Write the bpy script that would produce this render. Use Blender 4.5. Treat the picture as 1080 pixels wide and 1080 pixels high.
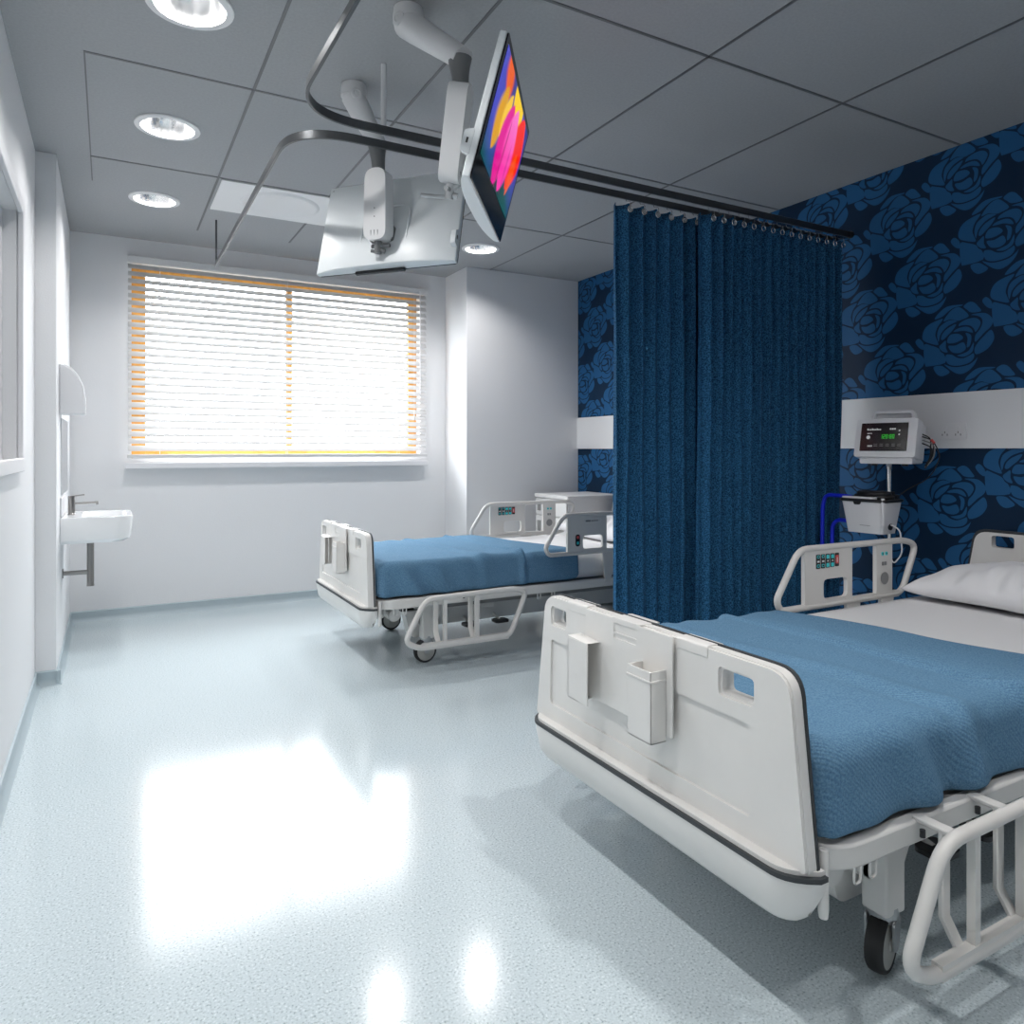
import bpy, bmesh, math, random
from mathutils import Vector, Matrix, noise
from mathutils.geometry import tessellate_polygon
for o in list(bpy.data.objects): bpy.data.objects.remove(o)
C = bpy.context.scene.collection
PI = math.pi

# ---------------------------------------------------------------- camera
cam_d = bpy.data.cameras.new('camera'); cam = bpy.data.objects.new('camera', cam_d); C.objects.link(cam)
cam.location = (0, 0, 1.195)
YAW = math.atan(425/768)
cam.rotation_euler = (PI/2, 0, -YAW)
cam_d.sensor_width = 36; cam_d.lens = 36*768/1080
cam_d.shift_y = -(540-474)/1080
cam_d.clip_start = .02
bpy.context.scene.camera = cam

# ---------------------------------------------------------------- world, daylight, exposure
SKY = 16.0
W = bpy.data.worlds.new('world'); bpy.context.scene.world = W; W.use_nodes = True
bg = W.node_tree.nodes['Background']; bg.inputs[0].default_value = (.93, .97, 1, 1); bg.inputs[1].default_value = SKY
_n = W.node_tree.nodes; _l = W.node_tree.links
_tc = _n.new('ShaderNodeTexCoord'); _sp = _n.new('ShaderNodeSeparateXYZ'); _mr = _n.new('ShaderNodeMapRange'); _mx = _n.new('ShaderNodeMix'); _mx.data_type = 'RGBA'
_l.new(_tc.outputs['Generated'], _sp.inputs[0]); _l.new(_sp.outputs['Z'], _mr.inputs['Value'])
_mr.inputs['From Min'].default_value = -.06; _mr.inputs['From Max'].default_value = -.01
_mx.inputs[6].default_value = (.10, .105, .10, 1); _mx.inputs[7].default_value = (.93, .97, 1, 1)
_l.new(_mr.outputs['Result'], _mx.inputs[0]); _l.new(_mx.outputs[2], bg.inputs[0])
pd = bpy.data.lights.new('daylight_portal', 'AREA'); pd.shape = 'RECTANGLE'; pd.size = 2.3; pd.size_y = 1.5
pd.cycles.is_portal = True
po = bpy.data.objects.new('daylight_portal', pd); C.objects.link(po)
po.location = (1.24, 6.03, 1.83); po.rotation_euler = (-PI/2, 0, 0)
vs = bpy.context.scene.view_settings
vs.view_transform = 'Standard'; vs.look = 'None'; vs.gamma = 1; vs.use_curve_mapping = False
vs.exposure = 0.0
bpy.context.scene.display_settings.display_device = 'sRGB'

CEIL = 2.70
DL = [(.24, 2.685), (.24, 3.752), (.24, 4.874), (2.435, 4.884), (1.72, 4.95), (.24, 1.6), (1.68, 1.0), (.24, .5), (1.9, -.15)]  # last one is an added fill behind the camera, brightening the near bed's side
DLP = [9.8, 8.8, 7.2, 8.8, 8.5, 10, 12.5, 8, 11]

# ---------------------------------------------------------------- materials
def mat(name, col, rough=.5, metal=0, noise_amt=0, noise_scale=50, bump=0, bump_scale=200, emit=None, es=1, spec=None, coat=0, col2=None):
    m = bpy.data.materials.new(name); m.use_nodes = True
    n = m.node_tree.nodes; l = m.node_tree.links; b = n['Principled BSDF']
    b.inputs['Base Color'].default_value = (*col, 1); b.inputs['Roughness'].default_value = rough
    b.inputs['Metallic'].default_value = metal
    if spec is not None: b.inputs['Specular IOR Level'].default_value = spec
    if coat: b.inputs['Coat Weight'].default_value = coat; b.inputs['Coat Roughness'].default_value = .1
    tc = n.new('ShaderNodeTexCoord')
    if noise_amt or col2:
        t = n.new('ShaderNodeTexNoise'); t.inputs['Scale'].default_value = noise_scale; t.inputs['Detail'].default_value = 3
        l.new(tc.outputs['Object'], t.inputs['Vector'])
        r = n.new('ShaderNodeValToRGB'); r.color_ramp.elements[0].position = .3; r.color_ramp.elements[1].position = .7
        c2 = col2 or [min(1, c*(1+noise_amt)) for c in col]; c1 = col if col2 else [c*(1-noise_amt) for c in col]
        r.color_ramp.elements[0].color = (*c1, 1); r.color_ramp.elements[1].color = (*c2, 1)
        l.new(t.outputs['Fac'], r.inputs['Fac']); l.new(r.outputs['Color'], b.inputs['Base Color'])
    if bump:
        t2 = n.new('ShaderNodeTexNoise'); t2.inputs['Scale'].default_value = bump_scale; t2.inputs['Detail'].default_value = 2
        l.new(tc.outputs['Object'], t2.inputs['Vector'])
        bp = n.new('ShaderNodeBump'); bp.inputs['Strength'].default_value = bump; bp.inputs['Distance'].default_value = .002
        l.new(t2.outputs['Fac'], bp.inputs['Height']); l.new(bp.outputs['Normal'], b.inputs['Normal'])
    if emit: b.inputs['Emission Color'].default_value = (*emit, 1); b.inputs['Emission Strength'].default_value = es
    return m

M = {}
M['wall'] = mat('white wall paint', (.80, .805, .82), .6, bump=.35, bump_scale=160)
M['ceiling'] = mat('grey ceiling tile', (.39, .40, .412), .8, noise_amt=.05, noise_scale=90, bump=.3, bump_scale=300)
M['grid'] = mat('ceiling grid metal', (.16, .165, .17), .45, metal=.2)
M['vent'] = mat('white vent', (.85, .85, .85), .5)
M['base'] = mat('blue grey coving', (.42, .50, .54), .4)
M['frame'] = mat('white frame paint', (.8, .8, .82), .35)
M['wood'] = mat('orange wood', (.75, .36, .07), .5, noise_amt=.15, noise_scale=20)
M['slat'] = mat('white slat', (.74, .74, .74), .45)
M['plastic'] = mat('warm white plastic', (.76, .745, .72), .38, noise_amt=.02, noise_scale=8, coat=.15)
M['plastic2'] = mat('pale grey painted metal', (.70, .69, .67), .35)
M['rail'] = mat('grey rail plastic', (.68, .665, .64), .4)
M['darktrim'] = mat('dark rubber trim', (.035, .04, .045), .5)
M['black'] = mat('black plastic', (.012, .012, .014), .35)
M['rubber'] = mat('black tyre', (.015, .015, .016), .55)
M['wheel'] = mat('grey wheel hub', (.42, .42, .40), .45)
M['metal'] = mat('brushed steel', (.45, .46, .47), .3, metal=.9)
M['chrome'] = mat('chrome', (.7, .7, .7), .12, metal=1)
M['tapmetal'] = mat('satin tap metal', (.32, .31, .30), .3, metal=.9)
M['ceramic'] = mat('white ceramic', (.88, .89, .90), .12, coat=.4)
M['sheet'] = mat('white sheet', (.80, .80, .81), .8, bump=.3, bump_scale=500)
M['pillow'] = mat('white pillowcase', (.80, .80, .82), .8, bump=.3, bump_scale=500)
M['railmetal'] = mat('dark grey track metal', (.10, .105, .11), .32, metal=.7)
M['tubewhite'] = mat('white enamel', (.72, .72, .73), .35)
M['armjoint'] = mat('grey joint', (.16, .165, .17), .4)
M['arm'] = mat('white arm shell', (.74, .74, .745), .35)
M['silver'] = mat('pale silver shell', (.74, .78, .80), .35)
M['bluehose'] = mat('blue hose', (.01, .03, .75), .35)
M['cyan'] = mat('cyan button', (.05, .65, .68), .4)
M['red'] = mat('red button', (.70, .10, .10), .4)
M['greyish'] = mat('mid grey plastic', (.25, .25, .25), .5)
M['lightmark'] = mat('light marking', (.75, .75, .75), .5)
M['stripe'] = mat('white wall panel', (.86, .86, .87), .45)
M['cabinet'] = mat('white laminate', (.70, .70, .70), .4)
M['bulb'] = mat('lit diffuser', (.9, .9, .9), .4, emit=(1, 1, 1), es=6)
M['reflector'] = mat('downlight reflector', (.85, .85, .85), .18, metal=.9, noise_amt=.1, noise_scale=14)
M['green'] = mat('green digits', (0, .2, 0), .4, emit=(.02, .5, .03), es=.6)
M['dimwhite'] = mat('screen white marks', (.1, .1, .1), .4, emit=(.4, .42, .42), es=.8)
M['dimgrey'] = mat('screen grey marks', (.05, .05, .05), .4, emit=(.1, .1, .1), es=.7)
M['screenblack'] = mat('black screen glass', (.004, .004, .005), .15)
M['cable'] = mat('white cable', (.7, .78, .85), .5)
M['print'] = mat('grey print', (.2, .2, .21), .6)

def slat_mat():
    m = bpy.data.materials.new('thin translucent white slat'); m.use_nodes = True
    n = m.node_tree.nodes; l = m.node_tree.links; b = n['Principled BSDF']
    b.inputs['Base Color'].default_value = (.58, .58, .585, 1); b.inputs['Roughness'].default_value = .45
    t = n.new('ShaderNodeBsdfTranslucent'); t.inputs['Color'].default_value = (.85, .85, .84, 1)
    mx = n.new('ShaderNodeMixShader'); mx.inputs[0].default_value = .03
    l.new(b.outputs[0], mx.inputs[1]); l.new(t.outputs[0], mx.inputs[2]); l.new(mx.outputs[0], n['Material Output'].inputs[0])
    return m
M['slat_sheet'] = slat_mat()

# floor: pale blue speckled vinyl with a glossy wear layer
def floor_mat():
    m = bpy.data.materials.new('speckled vinyl floor'); m.use_nodes = True
    n = m.node_tree.nodes; l = m.node_tree.links; b = n['Principled BSDF']
    tc = n.new('ShaderNodeTexCoord')
    v = n.new('ShaderNodeTexNoise'); v.inputs['Scale'].default_value = 170; v.inputs['Detail'].default_value = 2
    l.new(tc.outputs['Object'], v.inputs['Vector'])
    r = n.new('ShaderNodeValToRGB'); e = r.color_ramp.elements
    e[0].position = .30; e[0].color = (.30, .37, .40, 1); e[1].position = .72; e[1].color = (.76, .82, .85, 1)
    a = r.color_ramp.elements.new(.42); a.color = (.53, .61, .645, 1)
    a = r.color_ramp.elements.new(.60); a.color = (.585, .665, .70, 1)
    l.new(v.outputs['Fac'], r.inputs['Fac'])
    l.new(r.outputs['Color'], b.inputs['Base Color'])
    w = n.new('ShaderNodeTexNoise'); w.inputs['Scale'].default_value = 2.5; w.inputs['Detail'].default_value = 4
    l.new(tc.outputs['Object'], w.inputs['Vector'])
    mr = n.new('ShaderNodeMapRange'); mr.inputs['To Min'].default_value = .11; mr.inputs['To Max'].default_value = .17
    l.new(w.outputs['Fac'], mr.inputs['Value']); l.new(mr.outputs['Result'], b.inputs['Roughness'])
    b.inputs['Specular IOR Level'].default_value = .6
    t2 = n.new('ShaderNodeTexNoise'); t2.inputs['Scale'].default_value = 220
    l.new(tc.outputs['Object'], t2.inputs['Vector'])
    bp = n.new('ShaderNodeBump'); bp.inputs['Strength'].default_value = .12; bp.inputs['Distance'].default_value = .0006
    l.new(t2.outputs['Fac'], bp.inputs['Height']); l.new(bp.outputs['Normal'], b.inputs['Normal'])
    return m
M['floor'] = floor_mat()

def fabric(name, c1, c2, scale=260, bump=.5, rough=.9, rib=0):
    m = bpy.data.materials.new(name); m.use_nodes = True
    n = m.node_tree.nodes; l = m.node_tree.links; b = n['Principled BSDF']
    tc = n.new('ShaderNodeTexCoord')
    t = n.new('ShaderNodeTexNoise'); t.inputs['Scale'].default_value = scale; t.inputs['Detail'].default_value = 2
    l.new(tc.outputs['Object'], t.inputs['Vector'])
    r = n.new('ShaderNodeValToRGB'); r.color_ramp.elements[0].position = .36; r.color_ramp.elements[1].position = .66
    r.color_ramp.elements[0].color = (*c1, 1); r.color_ramp.elements[1].color = (*c2, 1)
    l.new(t.outputs['Fac'], r.inputs['Fac']); l.new(r.outputs['Color'], b.inputs['Base Color'])
    bp = n.new('ShaderNodeBump'); bp.inputs['Strength'].default_value = bump; bp.inputs['Distance'].default_value = .0015
    if rib:
        wv = n.new('ShaderNodeTexWave'); wv.bands_direction = 'DIAGONAL'; wv.inputs['Scale'].default_value = rib; wv.inputs['Distortion'].default_value = 1.5
        l.new(tc.outputs['Object'], wv.inputs['Vector'])
        ad = n.new('ShaderNodeMath'); ad.operation = 'ADD'
        l.new(wv.outputs['Fac'], ad.inputs[0]); l.new(t.outputs['Fac'], ad.inputs[1]); l.new(ad.outputs[0], bp.inputs['Height'])
    else: l.new(t.outputs['Fac'], bp.inputs['Height'])
    l.new(bp.outputs['Normal'], b.inputs['Normal'])
    b.inputs['Roughness'].default_value = rough; b.inputs['Specular IOR Level'].default_value = .2
    return m
M['blanket'] = fabric('blue wool blanket', (.085, .19, .31), (.15, .285, .42), 240, .6, rib=45)
M['curtain'] = fabric('flecked blue curtain', (.006, .040, .095), (.040, .185, .375), 170, .4)
M['papbg'] = mat('navy wallpaper ground', (.005, .026, .065), .5, spec=.2)
M['papfg'] = mat('blue wallpaper petal', (.020, .115, .28), .5, spec=.2)

def glass_mat():
    m = bpy.data.materials.new('window glass'); m.use_nodes = True
    n = m.node_tree.nodes; l = m.node_tree.links; n.remove(n['Principled BSDF'])
    t = n.new('ShaderNodeBsdfTransparent'); g = n.new('ShaderNodeBsdfGlossy'); g.inputs['Roughness'].default_value = .02
    mx = n.new('ShaderNodeMixShader'); mx.inputs[0].default_value = .06
    l.new(t.outputs[0], mx.inputs[1]); l.new(g.outputs[0], mx.inputs[2]); l.new(mx.outputs[0], n['Material Output'].inputs[0])
    return m
M['glass'] = glass_mat()
M['mirror'] = mat('mirror glass', (.62, .64, .66), .06, metal=1)

# ---------------------------------------------------------------- builders
def finish(name, bm, m, parent=None, smooth=None, bevel=0, bseg=2, loc=None):
    bmesh.ops.recalc_face_normals(bm, faces=bm.faces)
    me = bpy.data.meshes.new(name); bm.to_mesh(me); bm.free()
    o = bpy.data.objects.new(name, me); C.objects.link(o)
    for x in (m if isinstance(m, (list, tuple)) else [m]): me.materials.append(M[x] if isinstance(x, str) else x)
    if parent: o.parent = parent
    if loc: o.location = loc
    if bevel:
        b = o.modifiers.new('bevel', 'BEVEL'); b.width = bevel; b.segments = bseg; b.limit_method = 'ANGLE'; b.angle_limit = math.radians(35)
    if smooth or bevel:
        for p in me.polygons: p.use_smooth = True
        try: me.set_sharp_from_angle(angle=math.radians(smooth if smooth else 40))
        except Exception: pass
    return o

def box(bm, x0, x1, y0, y1, z0, z1, mi=0):
    v = [bm.verts.new((x, y, z)) for x in (x0, x1) for y in (y0, y1) for z in (z0, z1)]
    for f in ((0,1,3,2),(4,6,7,5),(0,4,5,1),(2,3,7,6),(0,2,6,4),(1,5,7,3)):
        fc = bm.faces.new([v[i] for i in f]); fc.material_index = mi

def rpoly(pts, r, seg=5):
    out = []; n = len(pts)
    for i in range(n):
        p = Vector(pts[i]); a = Vector(pts[i-1]); b = Vector(pts[(i+1) % n])
        rr = r[i] if isinstance(r, (list, tuple)) else r
        if rr <= 0: out.append(tuple(p)); continue
        da = (a-p); db = (b-p); d = min(rr, da.length*.49, db.length*.49)
        p0 = p+da.normalized()*d; p1 = p+db.normalized()*d
        for k in range(seg+1):
            t = k/seg; q = p0*(1-t)**2+p*2*t*(1-t)+p1*t*t
            out.append(tuple(q))
    return out

def prism(bm, outer, holes, f, t0, t1, mi=0):
    """outer/holes: 2D loops; f(a,b,t) -> 3D"""
    loops = [outer]+list(holes)
    tris = tessellate_polygon([[Vector((a, b, 0)) for a, b in lp] for lp in loops])
    flat = [p for lp in loops for p in lp]
    A = [bm.verts.new(f(a, b, t0)) for a, b in flat]; B = [bm.verts.new(f(a, b, t1)) for a, b in flat]
    for t in tris:
        for V, tt in ((A, t), (B, t[::-1])):
            try: bm.faces.new([V[i] for i in tt]).material_index = mi
            except ValueError: pass
    k = 0
    for lp in loops:
        n = len(lp)
        for i in range(n):
            j = (i+1) % n
            bm.faces.new([A[k+i], A[k+j], B[k+j], B[k+i]]).material_index = mi
        k += n
fYZ = lambda a, b, t: (t, a, b)
fXZ = lambda a, b, t: (a, t, b)
fXY = lambda a, b, t: (a, b, t)
def rect(a0, a1, b0, b1): return [(a0, b0), (a1, b0), (a1, b1), (a0, b1)]

def smoothpath(pts, r, closed=False, seg=6):
    pts = [Vector(p) for p in pts]; out = []; n = len(pts)
    for i in range(n):
        if not closed and i in (0, n-1): out.append(pts[i]); continue
        p = pts[i]; a = pts[i-1]; b = pts[(i+1) % n]
        d = min(r, (a-p).length*.49, (b-p).length*.49)
        p0 = p+(a-p).normalized()*d; p1 = p+(b-p).normalized()*d
        for k in range(seg+1):
            t = k/seg; out.append(p0*(1-t)**2+p*2*t*(1-t)+p1*t*t)
    return out

def tube(bm, pts, r, closed=False, n=10, sec=None, up=None, mi=0, r2=None):
    """sweep. sec: 2D section list instead of circle"""
    pts = [Vector(p) for p in pts]; m = len(pts)
    rings = []; prevN = None
    for i in range(m):
        if closed: t = (pts[(i+1) % m]-pts[i-1]).normalized()
        else: t = (pts[min(i+1, m-1)]-pts[max(i-1, 0)]).normalized()
        if up is not None: N = t.cross(Vector(up))
        elif prevN is None: N = t.cross(Vector((0, 0, 1)) if abs(t.z) < .9 else Vector((1, 0, 0)))
        else: N = prevN-t*prevN.dot(t)
        if N.length < 1e-6: N = t.cross(Vector((1, .3, 0)))
        N.normalize(); prevN = N; Bn = t.cross(N).normalized()
        rr = r if r2 is None else r+(r2-r)*i/(m-1)
        if sec: ring = [bm.verts.new(pts[i]+N*a+Bn*b) for a, b in sec]
        else: ring = [bm.verts.new(pts[i]+(N*math.cos(k*2*PI/n)+Bn*math.sin(k*2*PI/n))*rr) for k in range(n)]
        rings.append(ring)
    k = len(rings[0])
    for i in range(m if closed else m-1):
        a = rings[i]; b = rings[(i+1) % m]
        for j in range(k):
            bm.faces.new([a[j], a[(j+1) % k], b[(j+1) % k], b[j]]).material_index = mi
    if not closed:
        bm.faces.new(rings[0][::-1]).material_index = mi; bm.faces.new(rings[-1]).material_index = mi

def lathe(bm, prof, c=(0, 0, 0), axis='z', n=28, mi=0, close=False):
    rings = []
    for r, h in prof:
        ring = []
        for k in range(n):
            a = 2*PI*k/n; u, v = r*math.cos(a), r*math.sin(a)
            p = {'z': (u, v, h), 'x': (h, u, v), 'y': (u, h, v)}[axis]
            ring.append(bm.verts.new(Vector(p)+Vector(c)))
        rings.append(ring)
    for a, b in zip(rings, rings[1:]):
        for j in range(n): bm.faces.new([a[j], a[(j+1) % n], b[(j+1) % n], b[j]]).material_index = mi
    if rings[0] and prof[0][0] > 1e-5 and not close: bm.faces.new(rings[0][::-1]).material_index = mi
    if prof[-1][0] > 1e-5 and not close: bm.faces.new(rings[-1]).material_index = mi

def rbox(sx, sy, sz, r, seg, disp=None, skip=None):
    """rounded box centred in xy, base at z=0, gridded, optional displacement(p)->p"""
    bm = bmesh.new(); cache = {}
    nx, ny, nz = max(2, int(sx/seg)), max(2, int(sy/seg)), max(2, int(sz/seg))
    def V(i, j, k):
        if (i, j, k) in cache: return cache[(i, j, k)]
        p = Vector((-sx/2+sx*i/nx, -sy/2+sy*j/ny, sz*k/nz))
        q = Vector((max(-sx/2+r, min(sx/2-r, p.x)), max(-sy/2+r, min(sy/2-r, p.y)), max(r, min(sz-r, p.z))))
        d = p-q
        if d.length > 1e-7: p = q+d.normalized()*r
        if disp: p = disp(p)
        v = bm.verts.new(p); cache[(i, j, k)] = v; return v
    def quad(a, b, c, d): bm.faces.new([V(*a), V(*b), V(*c), V(*d)])
    for i in range(nx):
        for j in range(ny):
            if not skip or 'bottom' not in skip: quad((i,j,0),(i,j+1,0),(i+1,j+1,0),(i+1,j,0))
            quad((i,j,nz),(i+1,j,nz),(i+1,j+1,nz),(i,j+1,nz))
    for i in range(nx):
        for k in range(nz):
            quad((i,0,k),(i+1,0,k),(i+1,0,k+1),(i,0,k+1)); quad((i,ny,k),(i,ny,k+1),(i+1,ny,k+1),(i+1,ny,k))
    for j in range(ny):
        for k in range(nz):
            quad((0,j,k),(0,j,k+1),(0,j+1,k+1),(0,j+1,k))
            if not skip or 'head' not in skip: quad((nx,j,k),(nx,j+1,k),(nx,j+1,k+1),(nx,j,k+1))
    return bm

def thing(name, label, cat, loc=(0, 0, 0), rz=0, group=None):
    o = bpy.data.objects.new(name, None); C.objects.link(o); o.location = loc; o.rotation_euler = (0, 0, rz)
    o.empty_display_size = .05
    o['label'] = label; o['category'] = cat
    if group: o['group'] = group
    return o
def tag(o, label, cat, group=None):
    o['label'] = label; o['category'] = cat
    if group: o['group'] = group
    return o
def struct(o): o['kind'] = 'structure'; return o
def dup(root, loc, label, rz=None):
    def rec(o, par):
        c = o.copy(); C.objects.link(c)
        if par: c.parent = par
        for ch in [x for x in kids if x.parent == o]: rec(ch, c)
        return c
    kids = list(bpy.data.objects)
    r = rec(root, None); r.location = loc; r['label'] = label
    if rz is not None: r.rotation_euler = (0, 0, rz)
    return r
def simple(name, m, fn, parent=None, **kw):
    bm = bmesh.new(); fn(bm); return finish(name, bm, m, parent, **kw)
ROSE=[[(0.123,0.131),(0.1,0.161),(0.057,0.186),(-0.013,0.183),(-0.009,0.177),(0.028,0.174),(0.057,0.158),(0.083,0.139)],[(0.078,0.113),(0.061,0.141),(0.036,0.165),(0.007,0.174),(-0.017,0.16),(-0.046,0.122),(-0.009,0.108),(0.011,0.107),(0.045,0.119)],[(-0.021,0.173),(-0.046,0.19),(-0.07,0.184),(-0.089,0.162),(-0.103,0.136),(-0.058,0.137),(-0.038,0.153)],[(-0.056,0.126),(-0.093,0.128),(-0.124,0.123),(-0.147,0.104),(-0.157,0.08),(-0.147,0.055),(-0.117,0.03),(-0.077,-0.009),(-0.076,0.023),(-0.097,0.049),(-0.109,0.078),(-0.105,0.102),(-0.085,0.117)],[(0.187,0.055),(0.174,0.09),(0.143,0.113),(0.085,0.128),(0.087,0.115),(0.108,0.089),(0.119,0.054),(0.113,0.029),(0.104,-0.001),(0.143,0.01),(0.179,0.029)],[(0.224,0.027),(0.21,0.043),(0.194,0.035),(0.179,0.012),(0.181,-0.016),(0.205,-0.003)],[(0.176,0.01),(0.143,0.001),(0.104,-0.018),(0.091,-0.038),(0.074,-0.054),(0.07,-0.096),(0.156,-0.105),(0.172,-0.096),(0.179,-0.044)],[(0.128,-0.111),(0.091,-0.108),(0.07,-0.121),(0.047,-0.144),(0.07,-0.159),(0.095,-0.16),(0.117,-0.142)],[(0.074,-0.104),(0.04,-0.118),(0.003,-0.123),(-0.046,-0.116),(-0.077,-0.095),(-0.087,-0.084),(-0.074,-0.116),(-0.046,-0.145),(-0.009,-0.159),(0.028,-0.146)],[(0.066,-0.057),(0.036,-0.059),(0.011,-0.076),(-0.021,-0.082),(-0.054,-0.069),(-0.068,-0.063),(-0.07,-0.084),(-0.05,-0.106),(-0.005,-0.116),(0.036,-0.112),(0.061,-0.095)],[(-0.072,-0.043),(-0.089,-0.013),(-0.12,0.018),(-0.149,0.04),(-0.163,0.004),(-0.151,-0.028),(-0.124,-0.055),(-0.081,-0.07)],[(0.11,0.05),(0.1,0.085),(0.074,0.105),(0.045,0.115),(0.011,0.105),(0.028,0.098),(0.061,0.084),(0.091,0.053),(0.1,0.021),(0.105,0.016)],[(0.091,0.026),(0.083,0.052),(0.057,0.076),(0.015,0.092),(0.032,0.063),(0.057,0.04),(0.078,0.022)],[(-0.003,0.093),(-0.034,0.107),(-0.07,0.109),(-0.093,0.097),(-0.101,0.077),(-0.089,0.052),(-0.076,0.039),(-0.07,0.055),(-0.05,0.075),(-0.013,0.081),(0.003,0.079)],[(0.028,0.054),(0.007,0.068),(-0.03,0.072),(-0.054,0.061),(-0.066,0.039),(-0.05,0.042),(-0.021,0.053)],[(0.057,0.023),(0.04,0.043),(0.003,0.041),(-0.017,0.024),(-0.013,0.011),(0.02,-0.001),(0.057,0.002)],[(0.053,-0.012),(0.02,-0.015),(-0.017,-0.003),(-0.03,-0.021),(-0.03,-0.04),(-0.005,-0.054),(0.028,-0.05),(0.045,-0.035)],[(-0.03,0.041),(-0.054,0.03),(-0.058,0.006),(-0.05,-0.024),(-0.036,-0.029),(-0.04,0.013)],[(0.1,-0.013),(0.083,0.005),(0.066,0.015),(0.066,-0.019),(0.057,-0.044),(0.083,-0.037)],[(0.011,-0.066),(-0.013,-0.06),(-0.046,-0.047),(-0.068,-0.01),(-0.066,-0.047),(-0.05,-0.065),(-0.021,-0.075)]]

# ================================================================ STRUCTURE
XL, XL2, XR, YB, YF, YP = -.325, -.235, 3.68, 5.86, -1.3, 4.37
T = .12
struct(simple('floor', 'floor', lambda b: box(b, XL-T, XR+T, YF-T, YB+T, -.1, 0)))
def ceil_fn(b):
    holes = [[(x+.118*math.cos(2*PI*k/32), y+.118*math.sin(2*PI*k/32)) for k in range(32)] for x, y in DL]
    prism(b, rect(XL-T, XR+T, YF-T, YB+T+.1), holes, fXY, CEIL, CEIL+.03)
    box(b, XL-T, XR+T, YF-T, YB+T+.1, CEIL+.2, CEIL+.24)
    for x0, x1, y0, y1 in ((XL-T, XR+T, YF-T, YF-T+.02), (XL-T, XR+T, YB+T+.08, YB+T+.1), (XL-T, XL-T+.02, YF-T, YB+T+.1), (XR+T-.02, XR+T, YF-T, YB+T+.1)):
        box(b, x0, x1, y0, y1, CEIL+.03, CEIL+.2)
struct(simple('ceiling', 'ceiling', ceil_fn))
def grid_fn(b):
    w = .006; z0, z1 = CEIL-.0025, CEIL+.002
    for y in (-.15, .97, 2.075, 3.19, 4.31): box(b, XL+.24 if y > 3 else XL+.01, XR-.004, y-w, y+w, z0, z1)
    for x in (.53, 1.147, 2.01, 2.79): box(b, x-w, x+w, YF+.01, 5.42, z0, z1)
    box(b, -.085, -.079, 3.19, 4.7, z0+.001, z1)
struct(simple('trim_1', 'grid', grid_fn))
# left wall with opening window 1..., step and far part
WZ0, WZ1, WY0, WY1 = 1.15, 2.165, 2.2, 3.555
struct(simple('wall_left', 'wall', lambda b: (prism(b, rect(YF-T, YP, 0, CEIL), [rect(WY0, WY1, WZ0, WZ1)], fYZ, XL-T, XL),
       box(b, XL-T, XL2, YP, YB+T, 0, CEIL)), bevel=.004))
struct(simple('wall_right', 'papbg', lambda b: box(b, XR, XR+T, YF-T, YB+T, 0, CEIL)))
struct(simple('wall_front', 'wall', lambda b: box(b, XL-T, XR+T, YF-T, YF, 0, CEIL)))
OX0, OX1, OZ0, OZ1 = .14, 2.34, 1.13, 2.53
struct(simple('wall_back', 'wall', lambda b: (prism(b, rect(XL-T, XR+T, 0, CEIL+.03), [rect(OX0, OX1, OZ0, OZ1)], fXZ, YB, YB+.18),
       box(b, 2.575, XR, 5.425, YB, 0, CEIL)), bevel=.003))
# coved skirting
def cove(b, pts):
    tube(b, pts, .01, sec=[(0, 0), (0, .075), (.004, .078), (.008, .072), (.010, .02), (.022, .0)], up=(0, 0, 1))
def skirt(name, a, c, nrm):
    b = bmesh.new(); a = Vector(a); c = Vector(c); n = Vector(nrm)
    prof = [(0, 0), (.026, 0), (.012, .014), (.008, .03), (.008, .068), (0, .074)]
    A = [b.verts.new(a+n*p+Vector((0, 0, h))) for p, h in prof]; B = [b.verts.new(c+n*p+Vector((0, 0, h))) for p, h in prof]
    for i in range(len(prof)):
        j = (i+1) % len(prof); b.faces.new([A[i], A[j], B[j], B[i]])
    b.faces.new(A); b.faces.new(B[::-1])
    struct(finish(name, b, 'base', smooth=50))
skirt('baseboard_left', (XL, YF, 0), (XL, YP, 0), (1, 0, 0))
skirt('baseboard_left_step', (XL, YP, 0), (XL2+.02, YP, 0), (0, -1, 0))
skirt('baseboard_left_far', (XL2, YP-.02, 0), (XL2, YB, 0), (1, 0, 0))
skirt('baseboard_back', (XL2, YB, 0), (2.575, YB, 0), (0, -1, 0))
skirt('baseboard_column', (2.575, 5.425, 0), (XR, 5.425, 0), (0, -1, 0))
skirt('baseboard_column_side', (2.575, 5.40, 0), (2.575, YB, 0), (-1, 0, 0))
skirt('baseboard_right', (XR, YF, 0), (XR, 5.425, 0), (-1, 0, 0))

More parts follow.
